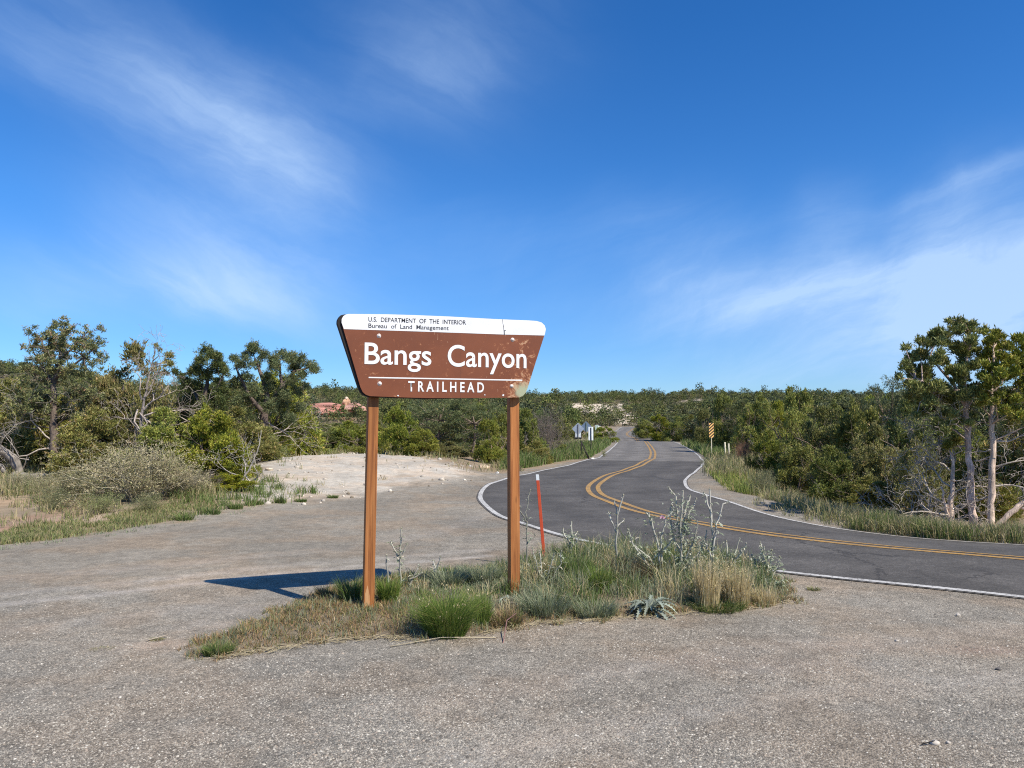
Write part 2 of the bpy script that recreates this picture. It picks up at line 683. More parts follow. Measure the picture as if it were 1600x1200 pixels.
base = g.mix(g.math('MULTIPLY', crk, 0.6), base, (0.030, 0.028, 0.026))
# dusty gravel spill at the edge
spill = g.math('MULTIPLY', g.maprange(across, 0.955, 1.0), g.maprange(g.noise(P, 7, 6, 0.75), 0.48, 0.62))
base = g.mix(g.math('MULTIPLY', spill, 0.8), base, (0.26, 0.235, 0.205))
finish(g, base, 0.88, g.bump(g.math('ADD', vr.outputs['Distance'], g.noise(P, 60, 3, 0.7)), 0.35, 0.006), 0.25)


def paint_mat(name, col, wear):
    m, g = new_mat(name)
    P = pos(g)
    n = g.maprange(g.noise(P, 28, 6, 0.75), wear, wear + 0.14)
    n2 = g.maprange(g.noise(P, 2.2, 4, 0.6), 0.3, 0.75, 0.72, 1.0)
    c = g.mix(1.0, col, n2, 'MULTIPLY')
    c = g.mix(n, (0.15, 0.138, 0.12), c)
    finish(g, c, 0.75, g.bump(g.noise(P, 70, 3, 0.7), 0.3, 0.004), 0.3)
    return m


M_white_line = paint_mat('white_road_paint', (0.62, 0.60, 0.55), 0.37)
M_yellow_line = paint_mat('yellow_road_paint', (0.50, 0.285, 0.070), 0.38)


def attr_mat(name, rough=0.7, transl=0.0, vary=0.0, spec=0.25, grain=0.0, gscale=20, stretch=None, both=False):
    m, g = new_mat(name)
    c = g.attr('col')
    if vary > 0:
        oi = g.node('ShaderNodeObjectInfo')
        hsn = g.node('ShaderNodeHueSaturation')
        g.put(hsn.inputs['Hue'], g.maprange(oi.outputs['Random'], 0, 1, 0.5 - 0.018, 0.5 + 0.003, False))
        g.put(hsn.inputs['Value'], g.maprange(g.math('FRACT', g.math('MULTIPLY', oi.outputs['Random'], 7.31)), 0, 1, 1 - vary, 1 + vary, False))
        g.put(hsn.inputs['Saturation'], g.maprange(g.math('FRACT', g.math('MULTIPLY', oi.outputs['Random'], 13.7)), 0, 1, 0.80, 1.08, False))
        g.put(hsn.inputs['Color'], c)
        c = hsn.outputs[0]
    nrm = None
    if grain > 0:
        v = coords(g)
        if stretch:
            v = g.vmath('MULTIPLY', v, stretch)
        n = g.noise(v, gscale, 5, 0.7)
        c = g.mix(1.0, c, g.maprange(n, 0.25, 0.75, 1 - grain, 1 + grain), 'MULTIPLY')
        nrm = g.bump(n, 0.6, 0.01)
    finish(g, c, rough, nrm, spec, 0, transl)
    return m


M_leaf = attr_mat('conifer_foliage', 0.55, 0.08, 0.18)
M_bark = attr_mat('bark', 0.9, 0, 0.08, 0.15, 0.55, 14, (4, 4, 0.5))
M_far = attr_mat('far_foliage', 0.75, 0.0, 0.22)
M_grass = attr_mat('grass_blades', 0.6, 0.30, 0.0)
M_herb = attr_mat('herb_leaves', 0.6, 0.22, 0.05)
M_stone = attr_mat('stone_chips', 0.9, 0, 0, 0.15)
M_rock = attr_mat('rock', 0.92, 0, 0.06, 0.15, 0.30, 3.0)

# ------------------------------------------------------------------ ground sheet
GRAVEL = np.array([0.300, 0.270, 0.214])
SOIL = np.array([0.285, 0.225, 0.150])
SANDC = np.array([0.53, 0.485, 0.395])


def ground_colour(x, y):
    n = len(x)
    r = np.hypot(x, y)
    azm = np.arctan2(x, y)
    pxl = x / np.maximum(y, 0.5) * FPX + 800
    C = np.tile(GRAVEL, (n, 1))
    gr = np.ones(n)
    nz = waves(x, y, 1.3, 21) * 0.20 + waves(x, y, 0.4, 22) * 0.08
    n2 = waves(x, y, 5, 23)

    def lay(mask, col, grain=None):
        nonlocal C, gr
        C = C * (1 - mask[:, None]) + np.asarray(col) * mask[:, None]
        if grain is not None:
            gr = gr * (1 - mask) + grain * mask
    # bluish finer gravel and pinkish dusty gravel
    lay(smooth(-0.2, 0.9, n2) * 0.5 * smooth(2, 5, y), GRAVEL * (1.07, 1.0, 0.92))
    lay(smooth(6.2, 4.0, y + 0.12 * x + 0.3 * n2) * 0.65, GRAVEL * (0.93, 0.96, 1.0))
    # parking lane left: paler, finer
    lay(smooth(-0.5, -2.0, x) * smooth(7.2, 8.5, y) * 0.6, GRAVEL * (1.02, 1.0, 0.97), 0.55)
    # tyre tracks
    for pts, wd, st in (([(0, 947), (150, 931), (300, 912), (420, 899), (560, 886), (760, 868)], 0.10, 0.40), ([(0, 932), (200, 912), (400, 890), (600, 873), (760, 858)], 0.16, 0.20),
                        ([(0, 905), (300, 880), (560, 855), (700, 830), (760, 800)], 0.25, 0.12), ([(0, 985), (200, 962), (400, 930)], 0.2, 0.12), ([(620, 1105), (900, 1060), (1200, 1010), (1600, 985)], 0.22, 0.12),
                        ([(700, 1190), (1000, 1130), (1300, 1080), (1600, 1060)], 0.2, 0.12)):
        W = [flat(*p) for p in pts]
        d = np.full(n, 1e9)
        near = r < 25
        for i in range(len(W) - 1):
            x0, y0 = W[i]
            x1, y1 = W[i + 1]
            dx, dy = x1 - x0, y1 - y0
            t = np.clip(((x[near] - x0) * dx + (y[near] - y0) * dy) / (dx * dx + dy * dy), 0, 1)
            d[near] = np.minimum(d[near], np.hypot(x[near] - x0 - t * dx, y[near] - y0 - t * dy))
        lay(np.exp(-(d / (wd * 0.8)) ** 2) * min(0.85, st * 2.1) * (0.75 + 0.35 * n2 + 0.2 * nz), (0.46, 0.42, 0.36), 0.3)
    # dusty apron left of the bend and pinkish spot at the mound's tip
    for (px, py, rx, ry, col, st) in ((255, 1008, 0.38, 0.13, (0.45, 0.35, 0.26), 0.8), (330, 975, 0.30, 0.2, (0.38, 0.33, 0.27), 0.6), (400, 950, 0.5, 0.2, (0.40, 0.35, 0.29), 0.5), (1330, 1010, 0.5, 0.15, (0.31, 0.26, 0.21), 0.5),
                                      (1540, 1015, 0.35, 0.12, (0.33, 0.25, 0.2), 0.6), (1200, 1040, 0.8, 0.2, (0.30, 0.26, 0.22), 0.5)):
        cx, cy = flat(px, py)
        lay(np.exp(-(((x - cx) / rx) ** 2 + ((y - cy) / ry) ** 2) ** 1.0) * st * (0.7 + 0.3 * waves(x, y, 0.25, 31)), col, 0.5)
    # island
    m = r < 14
    sd = np.full(n, 9.0)
    sd[m] = poly_sd(x[m], y[m], island)
    lay(smooth(0.04, -0.06, sd + nz * 0.4), (0.20, 0.165, 0.115), 0.35)
    lay(np.exp(-((sd + 0.02) / 0.05) ** 2) * 0.35, (0.34, 0.29, 0.22))
    # left soil beyond the parking edge
    m = (r < 420)
    sl = np.full(n, 50.0)
    sl[m] = poly_sd(x[m], y[m], left_soil)
    nzs = nz * (1 + 0.04 * r)
    lay(smooth(0.12, -0.15, sl + nzs), SOIL * 1.02, 0.12)
    rd = np.full(n, 99.0)
    m2 = r < 260
    rd[m2] = road_dist(x[m2], y[m2])
    lay(smooth(3.25, 3.75, rd + nzs * 0.7 - 0.8 * np.exp(-(((x - 6.2) / 1.5) ** 2 + ((y - 18.5) / 3) ** 2))) * (r < 240), SOIL * 0.95, 0.15)
    far = smooth(150, 230, r)
    lay(far, (0.165, 0.145, 0.09), 0.0)
    # sand bank
    m = (r < 60)
    ss = np.full(n, 50.0)
    ss[m] = poly_sd(x[m], y[m], sand)
    lay(smooth(0.7, -0.9, ss + nzs * 1.5) * (0.88 + 0.12 * n2), SANDC, 0.12)
    lay(smooth(0.9, 0.2, ss) * smooth(0.75, 1.3, waves(x, y, 2.2, 44)) * 0.7, (0.30, 0.25, 0.18), 0.2)
    # sand showing behind the signs
    lay(np.exp(-(((x - 8.6) / 3.6) ** 2 + ((y - 84) / 11) ** 2) ** 2) * smooth(-4.0, -5.5, rd), (0.50, 0.43, 0.33), 0.0)
    # red and tan dirt on the left verge
    for (px, py, rx, ry, col) in ((95, 815, 1.3, 0.55, (0.42, 0.28, 0.20)), (0, 828, 0.9, 0.5, (0.40, 0.27, 0.19)), (20, 792, 1.6, 0.7, (0.42, 0.31, 0.20)), (165, 812, 0.8, 0.5, (0.45, 0.36, 0.26))):
        cx, cy = flat(px, py)
        lay(np.exp(-(((x - cx) / rx) ** 2 + ((y - cy) / ry) ** 2) ** 2) * (0.85 + 0.3 * nz), col, 0.1)
    # bare pale slopes and ledges on the far hills (bearing, distance)
    rr = r + 14 * waves(x, y, 45, 51) + 6 * waves(x, y, 14, 52)
    pp = pxl + 10 * waves(x, y, 30, 53)
    PALE = np.array([0.60, 0.52, 0.40])

    def bare(p0, p1, r0, r1, col=PALE, soft=6):
        mk = smooth(p0 - 10, p0 + 4, pp) * smooth(p1 + 10, p1 - 4, pp) * smooth(r0 - soft, r0 + soft, rr) * smooth(r1 + soft, r1 - soft, rr)
        lay(mk * (y > 0), col, 0.0)
    bare(898, 975, 248, 350)
    bare(968, 994, 196, 250)
    bare(880, 925, 205, 243)
    bare(930, 960, 222, 240)
    bare(780, 884, 300, 322)
    bare(820, 925, 232, 244)
    bare(512, 585, 395, 420)
    bare(545, 600, 250, 285)
    bare(500, 545, 205, 235, np.array([0.42, 0.22, 0.14]))
    bare(1030, 1090, 345, 360)
    bare(1180, 1250, 330, 342)
    bare(600, 780, 330, 345)
    bare(1290, 1420, 320, 335)
    bare(0, 60, 300, 330)
    return C, gr


def build_ground():
    fine = np.arange(-41, 41.001, 0.22)
    coarse = np.concatenate([np.arange(-180, -41, 2.5), fine, np.arange(43, 180, 2.5)])
    th = np.radians(coarse)
    rs = [0.35]
    while rs[-1] < 2600:
        q = 0.0125 if rs[-1] < 500 else 0.06
        rs.append(rs[-1] * (1 + q) + 0.003)
    rs = np.array(rs)
    nt, nr = len(th), len(rs)
    X = rs[:, None] * np.sin(th)[None, :]
    Y = rs[:, None] * np.cos(th)[None, :]
    x, y = X.ravel(), Y.ravel()
    z = Hfull(x, y)
    rd = np.full(len(x), 99.0)
    m = np.hypot(x, y) < 230
    rd[m] = road_dist(x[m], y[m])
    z = z - 0.012 * smooth(2.35, 2.1, np.abs(rd))
    C, gr = ground_colour(x, y)
    V = np.stack([x, y, z], 1)
    V = np.concatenate([V, [[0, 0, gz(0, 0)]]])
    C = np.concatenate([C, [GRAVEL]])
    gr = np.concatenate([gr, [1.0]])
    i = np.arange(nr - 1)[:, None] * nt
    j = np.arange(nt)[None, :]
    j2 = (j + 1) % nt
    F = np.stack([i + j, i + nt + j, i + nt + j2, i + j2], -1).reshape(-1, 4)
    # centre fan as degenerate-free quads is awkward: close it with a small disc of triangles in a second array
    me = bpy.data.meshes.new('ground')
    nq = len(F)
    tri = np.stack([np.full(nt, len(V) - 1), np.arange(nt), (np.arange(nt) + 1) % nt], 1)
    me.vertices.add(len(V))
    me.vertices.foreach_set('co', V.astype(np.float32).ravel())
    loops = np.concatenate([F.ravel(), tri.ravel()]).astype(np.int32)
    me.loops.add(len(loops))
    me.loops.foreach_set('vertex_index', loops)
    me.polygons.add(nq + nt)
    me.polygons.foreach_set('loop_start', np.concatenate([np.arange(nq) * 4, nq * 4 + np.arange(nt) * 3]).astype(np.int32))
    me.polygons.foreach_set('loop_total', np.concatenate([np.full(nq, 4), np.full(nt, 3)]).astype(np.int32))
    me.polygons.foreach_set('use_smooth', np.ones(nq + nt, bool))
    ca = me.color_attributes.new('col', 'FLOAT_COLOR', 'POINT')
    ca.data.foreach_set('color', np.concatenate([C, np.ones((len(C), 1))], 1).astype(np.float32).ravel())
    ga = me.attributes.new('grain', 'FLOAT', 'POINT')
    ga.data.foreach_set('value', gr.astype(np.float32))
    me.materials.append(M_ground)
    me.update(calc_edges=True)
    o = link('ground', me)
    set_props(o, 'gravel pull-out, roadside soil and scrub covered hills rising to the skyline', kind='structure')


build_ground()


def ribbon(name, offs, lift, mat, s0=0, s1=NS, extra=None, step=1):
    """strip along the road between lateral offsets, following the ground"""
    offs = np.asarray(offs, float)
    idx = np.arange(s0, s1, step)
    c = road_c[idx]
    nrm = road_n[idx]
    far_w = (1 - 0.11 * (1 - smooth(42, 70, c[:, 1])))[:, None]          # the far lane is a little narrower round the bend
    OF = np.where(offs[None, :] > 0.5, offs[None, :] * far_w, np.where(offs[None, :] < -0.5, offs[None, :] * (1 - 0.09 * smooth(13, 9, c[:, 1]))[:, None], offs[None, :] + 0 * far_w))
    X = c[:, None, 0] + nrm[:, None, 0] * OF
    Y = c[:, None, 1] + nrm[:, None, 1] * OF
    wob = 0
    Z = H(X, Y) + lift + wob
    V = np.stack([X, Y, Z], -1).reshape(-1, 3)
    nw = len(offs)
    i = np.arange(len(idx) - 1)[:, None] * nw
    j = np.arange(nw - 1)[None, :]
    F = np.stack([i + j, i + j + 1, i + nw + j + 1, i + nw + j], -1).reshape(-1, 4)
    a = np.tile(np.abs(offs) / (LANE + 0.085), (len(idx), 1))
    newer = np.repeat((1 - smooth(33.2, 34.2, c[:, 1]))[:, None], nw, 1)
    C = np.stack([a, newer, np.zeros_like(a)], -1).reshape(-1, 3)
    me = mesh_from(name, V, F, C, (mat,), smooth_shade=True)
    return link(name, me)


edge = LANE + 0.085
o = ribbon('road', np.linspace(-edge, edge, 17), 0.008, M_road)
set_props(o, 'two lane asphalt road winding away round a bend', kind='structure')
for k, (a, b) in enumerate(((-0.19, -0.07), (0.07, 0.19))):
    o = ribbon('yellow_road_line', np.linspace(a, b, 3), 0.013, M_yellow_line)
    set_props(o, ('near' if k == 0 else 'far') + ' stripe of the double yellow centre line', kind='structure')
for k, (a, b) in enumerate(((-LANE - 0.05, -LANE + 0.05), (LANE - 0.05, LANE + 0.05))):
    o = ribbon('white_road_line', np.linspace(a, b, 3), 0.013, M_white_line)
    set_props(o, ('white edge line on the near side of the road' if k == 0 else 'white edge line on the far side of the road'), kind='structure')


# ------------------------------------------------------------------ plants: builders
def leaf_cloud(P, D, L, Wd, nb, spread, col, rg, kite=True, jitter=0.3):
    """sprays of small pointed leaves: nb leaves round each point P heading D"""
    N = len(P)
    P = np.repeat(P, nb, 0)
    D = np.repeat(D, nb, 0)
    col = np.repeat(col, nb, 0)
    L = np.repeat(np.broadcast_to(L, (N,)), nb) * rg.uniform(0.55, 1.15, N * nb)
    d = unit(D + spread * rg.normal(size=(N * nb, 3)))
    base = P + rg.normal(size=(N * nb, 3)) * (L * jitter)[:, None]
    tip = base + d * L[:, None]
    s = unit(np.cross(d, rg.normal(size=(N * nb, 3)))) * (L * Wd)[:, None]
    midp = base + d * (L * 0.45)[:, None]
    col = col * rg.uniform(0.8, 1.2, (N * nb, 1))
    M = N * nb
    if kite:
        V = np.stack([base, midp - s, tip, midp + s], 1).reshape(-1, 3)
        k = np.arange(M)[:, None] * 4
        F = np.concatenate([k + np.array([[0, 1, 2]]), k + np.array([[0, 2, 3]])])
        C = np.repeat(col, 4, 0)
    else:
        V = np.stack([midp - s, tip, midp + s], 1).reshape(-1, 3)
        F = np.arange(M * 3).reshape(-1, 3)
        C = np.repeat(col, 3, 0)
    return V, F, C


PAL_JUN = np.array([(0.115, 0.140, 0.030), (0.080, 0.110, 0.026), (0.150, 0.165, 0.042), (0.055, 0.085, 0.024), (0.170, 0.160, 0.060)])
PAL_OLD = np.array([(0.120, 0.130, 0.045), (0.090, 0.105, 0.035), (0.160, 0.150, 0.065), (0.07, 0.08, 0.03), (0.20, 0.16, 0.08)])
PAL_PIN = np.array([(0.070, 0.095, 0.036), (0.050, 0.075, 0.032), (0.095, 0.115, 0.045), (0.040, 0.060, 0.026), (0.13, 0.12, 0.05)])
PAL_JUN = PAL_JUN * (1.98, 1.84, 1.05)
PAL_OLD = PAL_OLD * (2.0, 1.85, 1.1)
PAL_PIN = PAL_PIN * (1.65, 1.55, 1.2)
PAL_SAGE = np.array([(0.31, 0.29, 0.15), (0.24, 0.24, 0.11), (0.38, 0.33, 0.19), (0.18, 0.19, 0.08), (0.42, 0.34, 0.2)])
PAL_BRUSH = np.array([(0.34, 0.31, 0.18), (0.28, 0.27, 0.14), (0.42, 0.37, 0.23), (0.21, 0.22, 0.10), (0.28, 0.23, 0.14)])
PAL_RUST = np.array([(0.26, 0.13, 0.07), (0.20, 0.10, 0.06), (0.30, 0.17, 0.10), (0.15, 0.10, 0.06), (0.2, 0.14, 0.09)])
PAL_DEAD = np.array([(0.19, 0.16, 0.12), (0.15, 0.13, 0.10), (0.23, 0.19, 0.15), (0.12, 0.12, 0.08), (0.17, 0.12, 0.10)])
BARK = (0.24, 0.18, 0.13)
GREYWOOD = (0.36, 0.32, 0.275)


def pick(pal, n, rg, w=(0.34, 0.27, 0.19, 0.14, 0.06)):
    return pal[rg.choice(len(pal), n, p=w)] * rg.uniform(0.85, 1.15, (n, 1))


def limb(p, d, L, r, depth, rg, out, nseg=4, bend=0.35, up=0.1, fork=2, taper=0.45):
    """crooked branch with forks; out collects (points, radii)"""
    d = unit(np.asarray(d, float))
    pts = [np.asarray(p, float)]
    rad = [r]
    kids = []
    for i in range(nseg):
        d = unit(d + rg.normal(size=3) * bend + np.array([0, 0, up]))
        pts.append(pts[-1] + d * L / nseg)
        rad.append(r * (1 - (1 - taper) * (i + 1) / nseg))
        if depth > 0 and i > 0:
            kids.append((pts[-1], d.copy(), rad[-1]))
    out.append((np.array(pts), np.array(rad)))
    ends = [pts[-1]]
    if depth > 0:
        rg.shuffle(kids)
        for (q, dd, rr) in kids[:fork] + [(pts[-1], d, rad[-1])]:
            side = unit(np.cross(dd, rg.normal(size=3)))
            ends += limb(q, unit(dd * 0.6 + side * rg.uniform(0.4, 0.9)), L * rg.uniform(0.45, 0.7), rr * 0.6, depth - 1, rg, out, nseg, bend, up, fork, taper)
    return ends


def crown_from_blobs(geo, blobs, ntuft, rg, pal, L, Wd, nb, upness=0.8, spread=0.45, kite=True, shell=0.62, zmin=0.03):
    """blobs: (x, y, z, rx, ry, rz)"""
    B = np.array(blobs, float)
    area = (B[:, 3] * B[:, 4] + B[:, 3] * B[:, 5] + B[:, 4] * B[:, 5])
    pr = area / area.sum()
    k = rg.choice(len(B), ntuft, p=pr)
    u = unit(rg.normal(size=(ntuft, 3)))
    u[:, 2] = np.where(u[:, 2] < -0.35, -u[:, 2], u[:, 2])
    rr = rg.uniform(shell, 1.05, ntuft)
    # bumps on each clump so its outline is ragged
    rr *= 1 + 0.34 * np.sin(u[:, 0] * 8 + k * 1.7) * np.sin(u[:, 1] * 7 + k) + 0.16 * np.sin(u[:, 2] * 11 + k * 2.1)
    P = B[k, :3] + u * B[k, 3:6] * rr[:, None]
    D = unit(u * 0.75 + np.array([0, 0, upness]) + rg.normal(size=(ntuft, 3)) * 0.25)
    keep = P[:, 2] > zmin
    P, D, k = P[keep], D[keep], k[keep]
    col = pick(pal, len(P), rg)
    blobtone = rg.uniform(0.82, 1.18, len(B))
    col = col * blobtone[k][:, None]
    geo.add(*leaf_cloud(P, D, L, Wd, nb, spread, col, rg, kite))


def tree_proto(name, wood, crown, extra=None):
    """a prototype is a list of (part name, mesh)"""
    parts = []
    if wood is not None and wood.n:
        parts.append(('trunk', wood.mesh('trunk', M_bark)))
    if crown is not None and crown.n:
        parts.append(('crown', crown.mesh('crown', M_leaf)))
    if extra is not None and extra.n:
        parts.append(('dead_wood', extra.mesh('dead_wood', M_bark)))
    return parts


def juniper(seed, W=3.0, Ht=3.0, lobes=6, nblob=52, ntuft=6600, pal=PAL_JUN, L=0.098, spire=0.5, dead=6, low=0.06, wd=0.15):
    rg = np.random.default_rng(seed)
    wood, crown, dg = Geo(), Geo(), Geo()
    blobs = []
    LB = []
    for i in range(lobes):
        a = i / lobes * math.tau + rg.uniform(-0.4, 0.4)
        q = 0 if i == 0 else rg.uniform(0.15, 0.30) * W
        h = Ht * (1.0 if i == 0 else rg.uniform(0.62, 0.97))
        LB.append((q * math.cos(a), q * math.sin(a), h, W * rg.uniform(0.24, 0.33)))
    for i in range(nblob):
        cx, cy, h, rad = LB[rg.integers(lobes)]
        u = rg.uniform(low, 1.0)
        prof = (1 - u ** 2.2) ** 0.6 * (0.62 + 0.38 * min(1, u / 0.25))
        a = rg.uniform(0, math.tau)
        rr = rad * prof * rg.uniform(0.55, 1.05)
        s = W * rg.uniform(0.075, 0.150) * (1.15 - 0.50 * u)
        z = u * h - s * 0.6
        blobs.append((cx + rr * math.cos(a), cy + rr * math.sin(a), max(z, s * 0.7), s, s, s * rg.uniform(1.1, 1.9)))
    for cx, cy, h, rad in LB:                      # pointed leaders
        for k in range(3):
            s = W * 0.035 * (1.4 - 0.3 * k)
            blobs.append((cx + rg.normal() * 0.03 * W, cy + rg.normal() * 0.03 * W, h - s * (1.2 + 1.0 * (2 - k)) + spire * s, s, s, s * 2.2))
    crown_from_blobs(crown, blobs, ntuft, rg, pal, L, wd, 9, 0.9, 0.42, shell=0.70)
    segs = []
    for i in range(5):
        a = i / 5 * math.tau + rg.uniform(0, 1)
        d = (math.cos(a) * 0.55, math.sin(a) * 0.55, 1)
        limb((0.05 * math.cos(a), 0.05 * math.sin(a), -0.05), d, Ht * 0.55, 0.06 * W / 3, 2, rg, segs, bend=0.22, up=0.15)
    for p, r in segs:
        wood.tube(p, r, 5, np.array(BARK) * rg.uniform(0.8, 1.2))
    segs = []
    for i in range(dead):
        a = rg.uniform(0, math.tau)
        z = rg.uniform(0.15, 0.6) * Ht
        q = W * 0.25
        limb((q * math.cos(a), q * math.sin(a), z), (math.cos(a), math.sin(a), rg.uniform(-0.2, 0.5)), W * rg.uniform(0.14, 0.26), 0.014 * W / 3, 2, rg, segs, bend=0.4, up=0.0)
    for p, r in segs:
        dg.tube(p, np.maximum(r, 0.004), 3, np.array(GREYWOOD) * rg.uniform(0.75, 1.15))
    return tree_proto('juniper', wood, crown, dg)


def pinyon(seed, W=3.2, Ht=3.6, nb=34, ntuft=4600, pal=PAL_PIN, gaps=True, flat_top=0.55, L=0.10):
    rg = np.random.default_rng(seed)
    wood, crown, dg = Geo(), Geo(), Geo()
    segs = []
    blobs = []
    tp = [np.array([0, 0, -0.1])]
    for i in range(6):
        tp.append(tp[-1] + np.array([rg.normal() * 0.07 * W / 3, rg.normal() * 0.07 * W / 3, Ht * 0.78 / 6]))
    tp = np.array(tp)
    wood.tube(tp, np.linspace(0.11, 0.035, 7) * W / 3, 7, BARK)
    for i in range(nb):
        u = (i + 0.5) / nb
        z = Ht * (0.10 + 0.86 * u ** 0.9)
        k = min(5, int(z / (Ht * 0.78) * 6))
        base = tp[k]
        prof = W * 0.5 * (0.72 + 0.35 * math.sin(min(1, u * 1.5) * math.pi * 0.55)) * (1 if u < 0.72 else (1 - (u - 0.72) / 0.28 * (0.78 - flat_top)))
        a = i * 2.399 + rg.uniform(-0.3, 0.3)
        q = prof * rg.uniform(0.5, 0.98)
        tip = np.array([q * math.cos(a), q * math.sin(a), z])
        m = (base + tip) / 2 + np.array([0, 0, -0.10 * Ht * rg.uniform(0, 1)])
        segs.append((np.array([base, m, tip]), np.array([0.035, 0.022, 0.010]) * W / 3))
        s = W * rg.uniform(0.095, 0.15)
        blobs.append((tip[0], tip[1], tip[2], s * 1.2, s * 1.2, s * 0.66))
        for _ in range(2):
            f = rg.uniform(0.5, 0.85)
            c = base * (1 - f) + tip * f + rg.normal(size=3) * 0.05 * W
            s2 = s * rg.uniform(0.5, 0.8)
            blobs.append((c[0], c[1], c[2], s2, s2, s2 * 0.8))
    crown_from_blobs(crown, blobs, ntuft, rg, pal, L, 0.11, 8, 0.35, 0.75, shell=0.35)
    for p, r in segs:
        wood.tube(p, r, 4, np.array(BARK) * rg.uniform(0.8, 1.1))
    segs = []
    for i in range(10):
        a = rg.uniform(0, math.tau)
        limb(tp[rg.integers(1, 5)], (math.cos(a), math.sin(a), rg.uniform(-0.4, 0.2)), W * rg.uniform(0.2, 0.4), 0.016, 2, rg, segs, bend=0.4)
    for p, r in segs:
        dg.tube(p, np.maximum(r, 0.004), 3, np.array(GREYWOOD) * rg.uniform(0.6, 1.0))
    return tree_proto('pinyon', wood, crown, dg)


def brush(seed, W=2.0, Ht=1.2, nst=80, pal=PAL_BRUSH, nt=4600, L=0.075, wd=0.13, woody=1.0, upn=0.6):
    """low bush of many fine stems"""
    rg = np.random.default_rng(seed)
    wood, crown = Geo(), Geo()
    segs, ends = [], []
    for i in range(nst):
        a = rg.uniform(0, math.tau)
        t = rg.uniform(0.05, 1.1)
        d = np.array([math.cos(a) * t, math.sin(a) * t, 1.0])
        d = unit(d) * np.array([W / 2, W / 2, Ht])
        ln = np.linalg.norm(d)
        b = np.array([math.cos(a), math.sin(a), 0]) * W * 0.06 * rg.uniform(0, 1)
        limb(b, d, ln * rg.uniform(0.7, 1.0), 0.010 * woody, 1, rg, segs, bend=0.20, up=0.02, fork=3)
    pts = []
    for p, r in segs:
        wood.tube(p, np.maximum(r, 0.003), 3, np.array(pal[2]) * rg.uniform(0.7, 1.15))
        n = 3
        k = rg.integers(1, len(p), n)
        pts.append(p[k] + rg.normal(size=(n, 3)) * 0.03)
    P = np.concatenate(pts)
    P = P[rg.choice(len(P), nt)] + rg.normal(size=(nt, 3)) * 0.05 * W / 2
    P[:, 2] = np.abs(P[:, 2])
    u = unit(P / np.array([W, W, Ht]))
    D = unit(u * 0.8 + np.array([0, 0, upn]) + rg.normal(size=P.shape) * 0.4)
    crown.add(*leaf_cloud(P, D, L, wd, 4, 0.55, pick(pal, nt, rg), rg, False))
    return [('stems', wood.mesh('stems', M_bark)), ('leaves', crown.mesh('leaves', M_leaf))]


def far_tree(seed, ntuft=170, pal=PAL_JUN, W=3.0, Ht=3.2, round_=0.5, leaf=0.5):
    rg = np.random.default_rng(seed)
    geo = Geo()
    blobs = []
    for i in range(15):
        u = rg.uniform(0.05, 0.95)
        a = rg.uniform(0, math.tau)
        pr = (1 - u ** 2.5) ** round_
        q = W * 0.36 * pr * rg.uniform(0.5, 1)
        s = W * rg.uniform(0.12, 0.2)
        blobs.append((q * math.cos(a), q * math.sin(a), max(u * Ht - s * 0.5, s * 0.6), s, s, s * 1.25))
    crown_from_blobs(geo, blobs, ntuft, rg, pal, leaf, 0.30, 3, 0.7, 0.6, kite=False, shell=0.6)
    geo.tube([(0, 0, -0.6), (0.05, 0, Ht * 0.5)], [0.12, 0.05], 4, BARK)
    return geo


PROTO = {
    'jun_a': (juniper(101, lobes=6), 3.0, 3.0),
    'jun_b': (juniper(102, lobes=4, nblob=46, spire=1.2, pal=PAL_JUN), 3.0, 3.0),
    'jun_c': (juniper(103, lobes=8, nblob=60, spire=0.2, pal=PAL_OLD, dead=14), 3.0, 3.0),
    'jun_d': (juniper(104, lobes=5, nblob=48, spire=0.8, dead=3), 3.0, 3.0),
    'jun_e': (juniper(105, lobes=7, nblob=58, spire=0.4, pal=PAL_OLD, dead=14, low=0.12), 3.0, 3.0),
    'pin_a': (pinyon(201), 3.2, 3.6),
    'pin_b': (pinyon(202, nb=40, flat_top=0.74), 3.2, 3.6),
    'pin_c': (pinyon(203, nb=26, ntuft=3600), 3.2, 3.6),
    'brush_a': (brush(301), 2.0, 1.2),
    'brush_b': (brush(302, pal=PAL_SAGE, nst=50), 2.0, 1.2),
    'brush_c': (brush(303, pal=PAL_DEAD, nst=70, nt=1500, Ht=1.6), 2.0, 1.6),
    'rust': (brush(304, pal=PAL_RUST, nst=50, nt=1600, Ht=1.6), 2.0, 1.6),
    'sage': (brush(305, pal=np.array([(0.22, 0.24, 0.10), (0.17, 0.20, 0.07), (0.29, 0.29, 0.14), (0.12, 0.15, 0.05), (0.34, 0.3, 0.16)]), nst=40, nt=1500, Ht=0.9), 2.0, 0.9),
}


def plant(kind, name, loc, W, Ht, label, cat, group=None, rz=None):
    parts, W0, H0 = PROTO[kind]
    rz = random.uniform(0, math.tau) if rz is None else rz
    t = empty(name, loc, label, cat, group, rz)
    t.scale = (W / W0, W / W0, Ht / H0)
    for nm, me in parts:
        link(nm, me, t)
    return t


def plant_px(kind, name, px, D, ytop, wpx, label, cat='tree', group=None, rz=None):
    """stand a plant at depth D on bearing px so that its top reaches picture row ytop"""
    x = (px - 800) / FPX * D * 1.0
    z = gz(x, D)
    top = at_depth(px, ytop, D)[2]
    Ht = max(0.3, top - z)
    if kind.startswith('brush'):
        Ht *= 1.08
    return plant(kind, name, (x, D, z - 0.03), wpx * D / FPX, Ht, label, cat, group, rz)


